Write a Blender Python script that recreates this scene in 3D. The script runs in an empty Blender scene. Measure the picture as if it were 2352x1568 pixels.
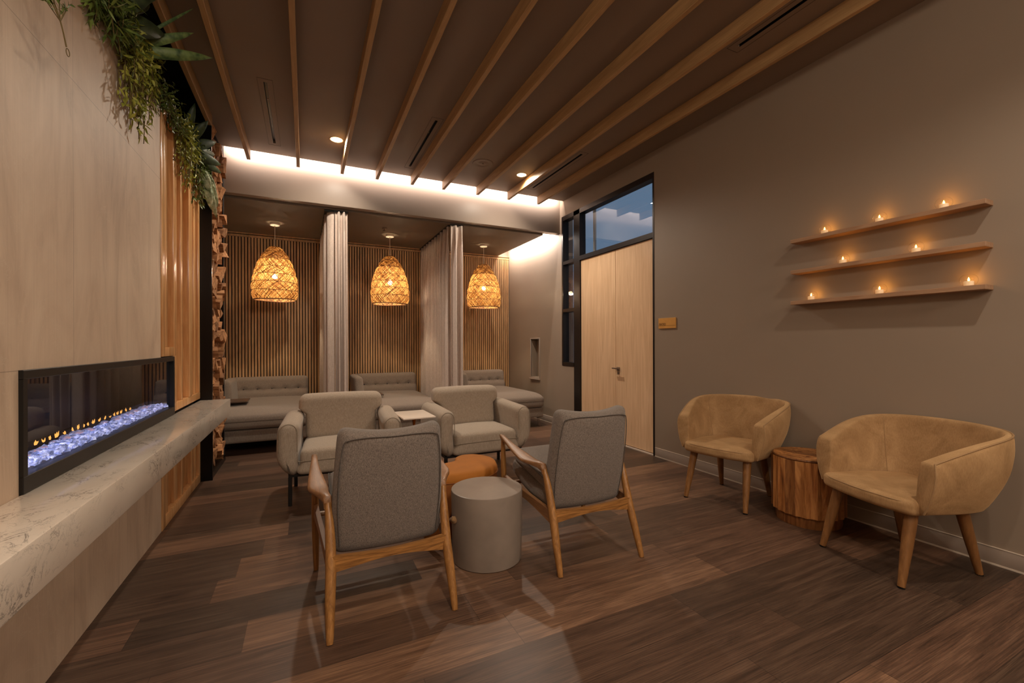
import bpy, bmesh, math, random
from mathutils import Vector, Matrix, noise as mnoise
PI = math.pi
rnd = random.Random(7)
SC = bpy.context.scene
COL = SC.collection

# ------------------------------------------------------------------ camera
F_PX, YAW, CX, CY, ROLL, CAM_H = 993.32, math.radians(25.513), 1176.0, 789.2, math.radians(-0.1985), 1.25
fw = Vector((math.sin(YAW), math.cos(YAW), 0)); rt = Vector((math.cos(YAW), -math.sin(YAW), 0)); up = Vector((0, 0, 1))
cx_ax = rt * math.cos(ROLL) + up * math.sin(ROLL)
cy_ax = up * math.cos(ROLL) - rt * math.sin(ROLL)
cam_data = bpy.data.cameras.new('camera'); cam = bpy.data.objects.new('camera', cam_data); COL.objects.link(cam)
cam_data.sensor_fit = 'HORIZONTAL'; cam_data.sensor_width = 36.0
cam_data.lens = F_PX / 2352.0 * 36.0
cam_data.shift_y = (CY - 784.0) / 2352.0
cam_data.clip_start = 0.05
M = Matrix((cx_ax, cy_ax, -fw)).transposed().to_4x4(); M.translation = Vector((0, 0, CAM_H))
cam.matrix_world = M
SC.camera = cam

# ------------------------------------------------------------------ world, exposure
world = bpy.data.worlds.new('dusk'); SC.world = world; world.use_nodes = True
bg = world.node_tree.nodes['Background']; bg.inputs[0].default_value = (0.088, 0.128, 0.178, 1); bg.inputs[1].default_value = 1.9
SC.view_settings.view_transform = 'Standard'; SC.view_settings.look = 'None'
SC.view_settings.exposure = -0.2; SC.view_settings.gamma = 1.0; SC.view_settings.use_curve_mapping = False
SC.cycles.use_denoising = True
SC.cycles.max_bounces = 8; SC.cycles.diffuse_bounces = 5; SC.cycles.transparent_max_bounces = 16
SC.cycles.sample_clamp_indirect = 4.0; SC.cycles.caustics_reflective = False; SC.cycles.caustics_refractive = False

WARM = (1.0, 0.78, 0.52); WARM2 = (1.0, 0.88, 0.72); LEDC = (1.0, 0.86, 0.76)
XR, XL, ZC, YH, YS, ZH = 3.49, -0.875, 3.38, 5.61, 7.45, 2.92
P_DOWN, P_NEAR, P_SLOT, P_SLOT2, P_PEND, P_GLOBE = 150.0, 110.0, 66.0, 36.0, 290.0, 285.0

def light(name, kind, loc, power, color, rot=(0, 0, 0), **kw):
    d = bpy.data.lights.new(name, kind); d.energy = power; d.color = color
    for k, v in kw.items(): setattr(d, k, v)
    o = bpy.data.objects.new(name, d); COL.objects.link(o); o.location = loc; o.rotation_euler = rot
    return o
# LED strips in the ceiling slot and in the alcove slot
light('slot_light', 'AREA', (1.33, 5.523, 3.425), P_SLOT, LEDC, (math.radians(62), 0, 0), shape='RECTANGLE', size=4.2, size_y=0.02)
light('slot_light', 'AREA', (3.30, 6.56, 2.985), P_SLOT2, LEDC, (math.radians(55), 0, math.radians(-90)), shape='RECTANGLE', size=1.66, size_y=0.02)

# ------------------------------------------------------------------ materials
def new_mat(name):
    m = bpy.data.materials.new(name); m.use_nodes = True
    nt = m.node_tree; b = nt.nodes['Principled BSDF']
    return m, nt, b
def srgb(r, g, b):
    f = lambda c: (c / 255 / 12.92) if c / 255 <= 0.04045 else ((c / 255 + 0.055) / 1.055) ** 2.4
    return (f(r), f(g), f(b), 1)
def N(nt, t, **kw):
    n = nt.nodes.new(t)
    for k, v in kw.items(): setattr(n, k, v)
    return n
def L(nt, a, b): nt.links.new(a, b)
def mathn(nt, op, a, b=None, c=None):
    n = N(nt, 'ShaderNodeMath', operation=op)
    for i, v in enumerate((a, b, c)):
        if v is None: continue
        if isinstance(v, (int, float)): n.inputs[i].default_value = v
        else: L(nt, v, n.inputs[i])
    return n.outputs[0]
def coords(nt, kind='Object', scale=(1, 1, 1), loc=(0, 0, 0)):
    tc = N(nt, 'ShaderNodeTexCoord'); mp = N(nt, 'ShaderNodeMapping')
    mp.inputs['Scale'].default_value = scale; mp.inputs['Location'].default_value = loc
    L(nt, tc.outputs[kind], mp.inputs[0]); return mp.outputs[0]
def noise(nt, vec, scale, detail=4, rough=0.55, dist=0.0):
    n = N(nt, 'ShaderNodeTexNoise'); n.inputs['Scale'].default_value = scale; n.inputs['Detail'].default_value = detail
    n.inputs['Roughness'].default_value = rough; n.inputs['Distortion'].default_value = dist
    L(nt, vec, n.inputs['Vector']); return n.outputs['Fac']
def ramp(nt, fac, stops):
    r = N(nt, 'ShaderNodeValToRGB'); e = r.color_ramp.elements
    while len(e) < len(stops): e.new(0.5)
    for el, (p, c) in zip(e, stops): el.position = p; el.color = c if len(c) == 4 else (*c, 1)
    L(nt, fac, r.inputs[0]); return r.outputs[0]
def mix(nt, fac, a, b, mode='MIX'):
    n = N(nt, 'ShaderNodeMix', data_type='RGBA', blend_type=mode)
    for s, v in ((0, fac), (6, a), (7, b)):
        if isinstance(v, (int, float)): n.inputs[s].default_value = v
        elif isinstance(v, tuple): n.inputs[s].default_value = v
        else: L(nt, v, n.inputs[s])
    return n.outputs[2]
def bump(nt, b, h, strength=0.2, dist=0.01):
    n = N(nt, 'ShaderNodeBump'); n.inputs['Strength'].default_value = strength; n.inputs['Distance'].default_value = dist
    L(nt, h, n.inputs['Height']); L(nt, n.outputs[0], b.inputs['Normal'])
def sc(c, k): return (min(c[0] * k, 1), min(c[1] * k, 1), min(c[2] * k, 1), 1)

def plain(name, col, rough=0.6, metal=0.0, var=0.06, vs=3.0, bs=0.0):
    m, nt, b = new_mat(name); v = coords(nt)
    f = noise(nt, v, vs, 3)
    L(nt, ramp(nt, f, [(0.3, sc(col, 1 - var)), (0.7, sc(col, 1 + var))]), b.inputs['Base Color'])
    b.inputs['Roughness'].default_value = rough; b.inputs['Metallic'].default_value = metal
    if bs: bump(nt, b, noise(nt, v, 260, 2), bs, 0.002)
    return m
def wood(name, c1, c2, axis=2, rough=0.45, scale=1.0, ring=0.5, bs=0.08, spec=0.5):
    m, nt, b = new_mat(name)
    st = [14.0 * scale] * 3; st[axis] = 1.1 * scale
    v = coords(nt, 'Object', tuple(st))
    f1 = noise(nt, v, 1.6, 6, 0.62, ring * 2.2)
    st2 = [90.0 * scale] * 3; st2[axis] = 3.0 * scale
    f2 = noise(nt, coords(nt, 'Object', tuple(st2)), 1.5, 3)
    f = mathn(nt, 'ADD', mathn(nt, 'MULTIPLY', f1, 0.72), mathn(nt, 'MULTIPLY', f2, 0.28))
    L(nt, ramp(nt, f, [(0.34, c2), (0.52, tuple((a + b_) / 2 for a, b_ in zip(c1, c2))), (0.66, c1)]), b.inputs['Base Color'])
    b.inputs['Roughness'].default_value = rough; b.inputs['Specular IOR Level'].default_value = spec
    bump(nt, b, f2, bs, 0.003)
    return m
def fabric(name, col, dark, weave=330.0, rough=0.9, fleck=0.5, sheen=0.2, bs=0.35):
    m, nt, b = new_mat(name); v = coords(nt)
    n1 = noise(nt, v, weave, 2, 0.6); n2 = noise(nt, coords(nt, 'Object', (1, 1, 0.12)), weave * 0.8, 2)
    f = mathn(nt, 'ADD', mathn(nt, 'MULTIPLY', n1, 0.6), mathn(nt, 'MULTIPLY', n2, 0.4))
    L(nt, ramp(nt, f, [(0.5 - 0.16 / max(fleck, .1) * .5, dark), (0.5 + 0.16 / max(fleck, .1) * .5, col)]), b.inputs['Base Color'])
    b.inputs['Roughness'].default_value = rough; b.inputs['Sheen Weight'].default_value = sheen
    b.inputs['Specular IOR Level'].default_value = 0.2
    bump(nt, b, f, bs, 0.002)
    return m
def emit(name, col, strength, base=(0, 0, 0, 1)):
    m, nt, b = new_mat(name); b.inputs['Base Color'].default_value = base
    b.inputs['Emission Color'].default_value = col; b.inputs['Emission Strength'].default_value = strength
    return m
def clear_glass(name, tint=(1, 1, 1, 1), refl=1.0, rough=0.0):
    m = bpy.data.materials.new(name); m.use_nodes = True; nt = m.node_tree; nt.nodes.clear()
    o = N(nt, 'ShaderNodeOutputMaterial'); mx = N(nt, 'ShaderNodeMixShader'); t = N(nt, 'ShaderNodeBsdfTransparent'); g = N(nt, 'ShaderNodeBsdfGlossy')
    t.inputs[0].default_value = tint; g.inputs['Roughness'].default_value = rough
    lw = N(nt, 'ShaderNodeLayerWeight')
    f5 = mathn(nt, 'POWER', lw.outputs['Facing'], 5.0)      # Schlick, same from both sides of the sheet
    fr = mathn(nt, 'ADD', mathn(nt, 'MULTIPLY', f5, 0.96), 0.04); n_ = mathn(nt, 'MULTIPLY', fr, refl); n_.node.use_clamp = True
    lw.inputs['Blend'].default_value = 0.5
    L(nt, n_, mx.inputs[0])
    L(nt, t.outputs[0], mx.inputs[1]); L(nt, g.outputs[0], mx.inputs[2]); L(nt, mx.outputs[0], o.inputs[0])
    return m

MT = {}
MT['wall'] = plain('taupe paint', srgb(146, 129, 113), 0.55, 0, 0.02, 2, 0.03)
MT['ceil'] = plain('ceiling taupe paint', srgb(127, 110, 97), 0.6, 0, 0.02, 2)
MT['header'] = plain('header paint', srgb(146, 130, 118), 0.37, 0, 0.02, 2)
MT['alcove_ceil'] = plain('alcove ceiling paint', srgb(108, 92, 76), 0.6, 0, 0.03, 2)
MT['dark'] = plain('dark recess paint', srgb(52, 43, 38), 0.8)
MT['base'] = plain('vinyl baseboard', srgb(158, 142, 130), 0.45)
MT['basetrim'] = plain('pale caulk', srgb(200, 184, 168), 0.6)
MT['black'] = plain('black metal', srgb(17, 15, 14), 0.42, 0.2)
MT['blackwin'] = plain('dark bronze frame', srgb(36, 29, 27), 0.35, 0.3)
MT['steel'] = plain('blackened steel', srgb(22, 19, 19), 0.28, 0.6)
MT['beam'] = wood('oak beam', srgb(186, 150, 104), srgb(150, 115, 76), 1, 0.5, 1.0)
MT['panel'] = wood('fir panel', srgb(226, 178, 124), srgb(192, 134, 82), 2, 0.22, 1.0)
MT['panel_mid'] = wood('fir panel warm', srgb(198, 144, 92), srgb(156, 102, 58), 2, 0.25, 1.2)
MT['slat'] = wood('oak slat', srgb(200, 156, 110), srgb(152, 111, 72), 2, 0.5, 1.0)
MT['slatback'] = plain('black felt', srgb(14, 12, 11), 0.95)
MT['door'] = wood('birch veneer', srgb(240, 204, 166), srgb(218, 178, 138), 2, 0.4, 0.5, 0.9)
MT['shelf'] = wood('oak shelf', srgb(188, 150, 118), srgb(152, 114, 86), 1, 0.5, 1.4)
MT['oak'] = wood('oiled oak', srgb(176, 125, 70), srgb(122, 80, 40), 2, 0.38, 1.6, 0.8)
MT['oaky'] = wood('oiled oak arm', srgb(160, 114, 74), srgb(112, 76, 48), 1, 0.38, 1.6, 0.8)
MT['oakx'] = wood('oiled oak rail', srgb(188, 132, 72), srgb(104, 66, 32), 0, 0.38, 1.3, 1.6)
MT['walnut'] = wood('amber beech leg', srgb(148, 102, 58), srgb(108, 70, 36), 2, 0.4, 1.0)
MT['grey'] = fabric('grey tweed', srgb(146, 133, 124), srgb(88, 79, 73), 760, 0.95, 1.2, 0.15)
MT['greypipe'] = fabric('grey piping', srgb(96, 87, 80), srgb(64, 57, 52), 260)
MT['beige'] = fabric('oatmeal wool', srgb(180, 163, 146), srgb(150, 134, 118), 300, 0.9, 0.8, 0.15, 0.2)
MT['beigepipe'] = fabric('oatmeal seam', srgb(150, 136, 118), srgb(126, 112, 96), 360)
MT['sofa'] = fabric('taupe wool', srgb(142, 126, 113), srgb(106, 93, 83), 400, 0.95, 0.8, 0.15, 0.25)
MT['curtain'] = fabric('linen curtain', srgb(212, 194, 182), srgb(184, 166, 154), 200, 0.95, 0.7, 0.1, 0.15)
MT['concrete'] = plain('cast concrete', srgb(132, 118, 107), 0.35, 0, 0.14, 5.0, 0.05)
MT['rope'] = fabric('jute rope', srgb(176, 136, 92), srgb(120, 86, 54), 500)
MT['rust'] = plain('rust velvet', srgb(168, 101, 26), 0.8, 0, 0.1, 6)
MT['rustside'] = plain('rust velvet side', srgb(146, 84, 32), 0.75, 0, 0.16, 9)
MT['white'] = plain('white stone top', srgb(232, 214, 198), 0.3, 0, 0.03, 5)
MT['brass'] = plain('brass', srgb(190, 120, 50), 0.3, 0.9)
MT['chrome'] = plain('brushed nickel', srgb(150, 134, 122), 0.3, 0.9)
MT['traytop'] = wood('dark walnut tray', srgb(96, 70, 54), srgb(62, 44, 34), 0, 0.35)
MT['offwhite'] = plain('off-white enamel', srgb(224, 208, 190), 0.5)
MT['sign'] = plain('brass sign', srgb(214, 156, 78), 0.5, 0.1, 0.05, 12)
MT['signink'] = plain('sign ink', srgb(70, 42, 20), 0.6)
MT['wax'] = emit('glowing wax', (1.0, 0.42, 0.10, 1), 0.35, srgb(240, 225, 200))
MT['flame'] = emit('candle flame', (1.0, 0.42, 0.06, 1), 28.0)
MT['bulb'] = emit('warm bulb', (1.0, 0.66, 0.32, 1), 60.0)
MT['lens'] = emit('downlight lens', (1.0, 0.62, 0.30, 1), 22.0)
MT['globe'] = emit('added globe glow', (1.0, 0.74, 0.5, 1), 6.0)  # glow of the unseen globe lamps added behind the viewpoint
MT['slot_black'] = plain('slot gloss', srgb(12, 11, 11), 0.4)  # plain black inside of the linear vents
MT['glass'] = clear_glass('candle glass', (1, 1, 1, 1), 1.8)
MT['winglass'] = clear_glass('window glass', (0.9, 0.95, 1.0, 1), 2.4)
MT['fireglass'] = clear_glass('fireplace glass', (0.8, 0.8, 0.82, 1), 0.9)
MT['firedark'] = plain('firebox interior', srgb(22, 18, 22), 0.5, 0, 0.1)
MT['fireflame'] = emit('amber flame', (1.0, 0.42, 0.08, 1), 3.0)
MT['bark'] = plain('bark', srgb(96, 66, 44), 0.9, 0, 0.3, 30)
MT['stem'] = plain('plant stem', srgb(104, 88, 50), 0.7)
MT['soil'] = plain('planter liner', srgb(38, 32, 26), 0.9)

def velvet():
    m, nt, b = new_mat('camel velvet'); v = coords(nt)
    f = noise(nt, v, 5, 4, 0.6, 0.8); g = noise(nt, coords(nt, 'Object', (1, 1, .2)), 240, 2)
    c = ramp(nt, f, [(0.32, srgb(146, 112, 76)), (0.55, srgb(172, 136, 96)), (0.72, srgb(186, 150, 108))])
    c2 = mix(nt, 0.12, c, ramp(nt, g, [(0.4, srgb(120, 90, 58)), (0.6, srgb(200, 164, 120))]))
    L(nt, c2, b.inputs['Base Color']); b.inputs['Roughness'].default_value = 0.75
    b.inputs['Sheen Weight'].default_value = 0.45; b.inputs['Sheen Roughness'].default_value = 0.4
    b.inputs['Sheen Tint'].default_value = srgb(230, 190, 140)
    b.inputs['Specular IOR Level'].default_value = 0.15
    bump(nt, b, g, 0.12, 0.002); return m
MT['velvet'] = velvet()
MT['velvetpipe'] = plain('camel piping', srgb(156, 122, 84), 0.8)

def floor_mat():
    m, nt, b = new_mat('wood look floor planks')
    tc = N(nt, 'ShaderNodeTexCoord'); sp = N(nt, 'ShaderNodeSeparateXYZ'); L(nt, tc.outputs['Object'], sp.inputs[0])
    W, LEN = 0.2275, 1.24
    yy = mathn(nt, 'DIVIDE', mathn(nt, 'ADD', sp.outputs[1], 20 * W - 1.375), W)
    row = mathn(nt, 'FLOOR', yy); fy = mathn(nt, 'FRACT', yy)
    wn = N(nt, 'ShaderNodeTexWhiteNoise', noise_dimensions='1D'); L(nt, row, wn.inputs['W'])
    xx = mathn(nt, 'DIVIDE', mathn(nt, 'ADD', sp.outputs[0], mathn(nt, 'ADD', mathn(nt, 'MULTIPLY', wn.outputs[0], 2.6), 12.0)), LEN)
    colm = mathn(nt, 'FLOOR', xx); fx = mathn(nt, 'FRACT', xx)
    cb = N(nt, 'ShaderNodeCombineXYZ'); L(nt, row, cb.inputs[0]); L(nt, colm, cb.inputs[1])
    w2 = N(nt, 'ShaderNodeTexWhiteNoise', noise_dimensions='3D'); L(nt, cb.outputs[0], w2.inputs['Vector'])
    rv = w2.outputs[0]
    # grain, offset per plank
    cv = N(nt, 'ShaderNodeCombineXYZ'); L(nt, mathn(nt, 'MULTIPLY', sp.outputs[0], 0.9), cv.inputs[0])
    L(nt, mathn(nt, 'ADD', mathn(nt, 'MULTIPLY', sp.outputs[1], 13.0), mathn(nt, 'MULTIPLY', rv, 37.0)), cv.inputs[1]); L(nt, mathn(nt, 'MULTIPLY', rv, 11.0), cv.inputs[2])
    g1 = noise(nt, cv.outputs[0], 1.7, 7, 0.66, 1.1)
    cv2 = N(nt, 'ShaderNodeCombineXYZ'); L(nt, mathn(nt, 'MULTIPLY', sp.outputs[0], 3.0), cv2.inputs[0]); L(nt, mathn(nt, 'MULTIPLY', sp.outputs[1], 210.0), cv2.inputs[1])
    g2 = noise(nt, cv2.outputs[0], 1.2, 3)
    f = mathn(nt, 'ADD', mathn(nt, 'MULTIPLY', g1, 0.7), mathn(nt, 'MULTIPLY', g2, 0.3))
    c = ramp(nt, f, [(0.32, srgb(55, 42, 34)), (0.5, srgb(83, 63, 51)), (0.68, srgb(108, 85, 69))])
    c = mix(nt, 1.0, c, ramp(nt, rv, [(0.0, (0.5, 0.52, 0.52)), (0.3, (0.85, 0.82, 0.80)), (0.7, (1.25, 1.13, 1.06)), (1.0, (1.9, 1.75, 1.55))]), 'MULTIPLY')
    e1 = mathn(nt, 'LESS_THAN', fy, 0.012); e2 = mathn(nt, 'LESS_THAN', fx, 0.0022)
    e = mathn(nt, 'MAXIMUM', e1, e2)
    c = mix(nt, 0.36, c, mix(nt, 1.0, c, ramp(nt, g2, [(0.38, (0.45, 0.45, 0.45)), (0.55, (1.2, 1.18, 1.15))]), 'MULTIPLY'))
    c = mix(nt, mathn(nt, 'MULTIPLY', e, 0.55), c, srgb(30, 22, 18))
    L(nt, c, b.inputs['Base Color'])
    L(nt, mathn(nt, 'ADD', mathn(nt, 'MULTIPLY', g2, 0.22), 0.31), b.inputs['Roughness'])
    b.inputs['Specular IOR Level'].default_value = 0.36
    bump(nt, b, f, 0.10, 0.003); return m
MT['floor'] = floor_mat()

def stone_mat():
    m, nt, b = new_mat('brushed porcelain tile')
    tc = N(nt, 'ShaderNodeTexCoord'); sp = N(nt, 'ShaderNodeSeparateXYZ'); L(nt, tc.outputs['Object'], sp.inputs[0])
    ty = mathn(nt, 'FRACT', mathn(nt, 'DIVIDE', mathn(nt, 'ADD', sp.outputs[1], 12 * 0.6 - 3.02 + 6.0), 0.6))
    tz = mathn(nt, 'FRACT', mathn(nt, 'DIVIDE', mathn(nt, 'ADD', sp.outputs[2], 0.03), 1.193))
    iy = mathn(nt, 'FLOOR', mathn(nt, 'DIVIDE', mathn(nt, 'ADD', sp.outputs[1], 12 * 0.6 - 3.02 + 6.0), 0.6))
    wn = N(nt, 'ShaderNodeTexWhiteNoise', noise_dimensions='1D'); L(nt, iy, wn.inputs['W'])
    v = coords(nt, 'Object', (1, 2.2, 0.7))
    big = noise(nt, v, 1.6, 5, 0.6, 1.6)
    fine = noise(nt, coords(nt, 'Object', (1, 190, 1.6)), 1.0, 3)
    vn = noise(nt, coords(nt, 'Object', (1, 1, 0.8)), 1.9, 6, 0.6, 2.5)
    vein = ramp(nt, mathn(nt, 'ABSOLUTE', mathn(nt, 'SUBTRACT', vn, 0.5)), [(0.0, (1, 1, 1)), (0.006, (0, 0, 0))])
    c = ramp(nt, big, [(0.3, srgb(180, 155, 133)), (0.5, srgb(204, 179, 155)), (0.72, srgb(216, 192, 168))])
    c = mix(nt, 0.12, c, ramp(nt, fine, [(0.35, srgb(140, 120, 100)), (0.65, srgb(200, 180, 156))]))
    c = mix(nt, mathn(nt, 'MULTIPLY', vein, 0.3), c, srgb(214, 198, 176))
    c = mix(nt, mathn(nt, 'MULTIPLY', wn.outputs[0], 0.10), c, srgb(130, 112, 94))
    j = mathn(nt, 'MAXIMUM', mathn(nt, 'LESS_THAN', ty, 0.004), mathn(nt, 'LESS_THAN', tz, 0.0025))
    c = mix(nt, mathn(nt, 'MULTIPLY', j, 0.5), c, srgb(96, 80, 64))
    L(nt, c, b.inputs['Base Color']); b.inputs['Roughness'].default_value = 0.55
    bump(nt, b, fine, 0.06, 0.002); return m
MT['stone'] = stone_mat()

def marble_mat():
    m, nt, b = new_mat('veined quartz')
    v = coords(nt, 'Object', (2.2, 1.3, 2.2))
    n1 = noise(nt, v, 4.2, 8, 0.68, 1.6); n2 = noise(nt, v, 9, 6, 0.7, 1.2); msk = noise(nt, v, 3.1, 2)
    a = ramp(nt, mathn(nt, 'ABSOLUTE', mathn(nt, 'SUBTRACT', n1, 0.5)), [(0.0, (1, 1, 1)), (0.018, (0, 0, 0))])
    b2 = ramp(nt, mathn(nt, 'ABSOLUTE', mathn(nt, 'SUBTRACT', n2, 0.52)), [(0.0, (1, 1, 1)), (0.010, (0, 0, 0))])
    k = ramp(nt, msk, [(0.44, (0, 0, 0)), (0.6, (1, 1, 1))])
    veins = mix(nt, 1.0, mix(nt, 0.5, a, b2, 'ADD'), k, 'MULTIPLY')
    c = ramp(nt, noise(nt, v, 2.0, 4), [(0.3, srgb(214, 198, 182)), (0.7, srgb(226, 212, 197))])
    L(nt, mix(nt, mathn(nt, 'MULTIPLY', veins, 0.8), c, srgb(92, 86, 82)), b.inputs['Base Color'])
    b.inputs['Roughness'].default_value = 0.14; return m
MT['marble'] = marble_mat()

def rattan_mat():
    m, nt, b = new_mat('woven rattan'); v = coords(nt)
    at = N(nt, 'ShaderNodeAttribute', attribute_name='tone')
    f = mathn(nt, 'ADD', mathn(nt, 'MULTIPLY', at.outputs['Fac'], 0.75), mathn(nt, 'MULTIPLY', noise(nt, v, 60, 3), 0.3))
    c = ramp(nt, f, [(0.18, srgb(84, 50, 22)), (0.42, srgb(156, 106, 52)), (0.62, srgb(204, 156, 88)), (0.95, srgb(236, 200, 138))])
    L(nt, c, b.inputs['Base Color'])
    b.inputs['Roughness'].default_value = 0.6
    tr = N(nt, 'ShaderNodeBsdfTranslucent'); L(nt, c, tr.inputs[0]); mx = N(nt, 'ShaderNodeMixShader'); mx.inputs[0].default_value = 0.48
    out = nt.nodes['Material Output']
    L(nt, b.outputs[0], mx.inputs[1]); L(nt, tr.outputs[0], mx.inputs[2]); L(nt, mx.outputs[0], out.inputs[0]); return m
MT['rattan'] = rattan_mat()
MT['rattandark'] = plain('dark rattan binding', srgb(112, 72, 36), 0.7)

def log_mat():
    m, nt, b = new_mat('split firewood'); v = coords(nt, 'Object', (2.5, 22, 22))
    oi = N(nt, 'ShaderNodeObjectInfo')
    f = noise(nt, v, 1.6, 5, 0.65, 0.6)
    c = ramp(nt, f, [(0.3, srgb(104, 68, 42)), (0.5, srgb(164, 116, 76)), (0.7, srgb(204, 160, 114))])
    t = ramp(nt, oi.outputs['Random'], [(0.0, (0.5, 0.45, 0.42)), (0.5, (0.9, 0.84, 0.78)), (1.0, (1.1, 1.02, 0.95))])
    L(nt, mix(nt, 1.0, c, t, 'MULTIPLY'), b.inputs['Base Color']); b.inputs['Roughness'].default_value = 0.85
    bump(nt, b, f, 0.5, 0.01); return m
MT['log'] = log_mat()

def stump_mat():
    m, nt, b = new_mat('reclaimed mango wood')
    at = N(nt, 'ShaderNodeAttribute', attribute_name='tone'); v = coords(nt, 'Object', (16, 16, 2.0))
    vv = N(nt, 'ShaderNodeVectorMath', operation='ADD'); L(nt, v, vv.inputs[0])
    cc = N(nt, 'ShaderNodeCombineXYZ'); L(nt, mathn(nt, 'MULTIPLY', at.outputs['Fac'], 30), cc.inputs[0]); L(nt, cc.outputs[0], vv.inputs[1])
    f = noise(nt, vv.outputs[0], 1.2, 6, 0.65, 1.8)
    c = ramp(nt, f, [(0.26, srgb(86, 50, 24)), (0.42, srgb(160, 106, 58)), (0.6, srgb(202, 148, 92)), (0.78, srgb(222, 172, 112))])
    t = ramp(nt, at.outputs['Fac'], [(0, (0.42, 0.33, 0.25)), (0.4, (0.8, 0.7, 0.58)), (1, (1.15, 1.02, 0.9))])
    L(nt, mix(nt, 1.0, c, t, 'MULTIPLY'), b.inputs['Base Color']); b.inputs['Roughness'].default_value = 0.5
    bump(nt, b, f, 0.2, 0.004); return m
MT['stump'] = stump_mat()

def crystal_mat(name, str_, c1, c2, c3):
    m, nt, b = new_mat(name); v = coords(nt)
    f = noise(nt, v, 38, 3, 0.6)
    c = ramp(nt, f, [(0.36, c1), (0.52, c2), (0.66, c3)])
    L(nt, c, b.inputs['Emission Color']); b.inputs['Emission Strength'].default_value = str_
    L(nt, c, b.inputs['Base Color']); b.inputs['Roughness'].default_value = 0.1; return m
MT['crystal'] = crystal_mat('crushed glass with LED glow', 1.3, (0.08, 0.11, 0.24), (0.36, 0.42, 0.78), (0.95, 0.97, 1.3))  # LED under-light is put into the glass and rocks as emission
MT['crystal_big'] = crystal_mat('acrylic rock with LED glow', 0.8, (0.10, 0.12, 0.26), (0.42, 0.42, 0.68), (0.9, 0.5, 0.5))

def leaf_mat(name, c1, c2):
    m, nt, b = new_mat(name); v = coords(nt)
    L(nt, ramp(nt, noise(nt, v, 22, 2), [(0.35, c1), (0.65, c2)]), b.inputs['Base Color']); b.inputs['Roughness'].default_value = 0.5
    return m
MT['leaf_y'] = leaf_mat('yellow green leaves', srgb(112, 122, 40), srgb(186, 186, 84))
MT['leaf_g'] = leaf_mat('green leaves', srgb(62, 84, 36), srgb(116, 132, 58))
MT['leaf_d'] = leaf_mat('dark leaves', srgb(36, 50, 32), srgb(62, 78, 48))
MT['leaf_v'] = leaf_mat('pale variegated leaves', srgb(110, 128, 92), srgb(206, 208, 176))
MT['leaf_s'] = leaf_mat('snake plant leaves', srgb(48, 76, 40), srgb(116, 138, 80))

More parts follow.
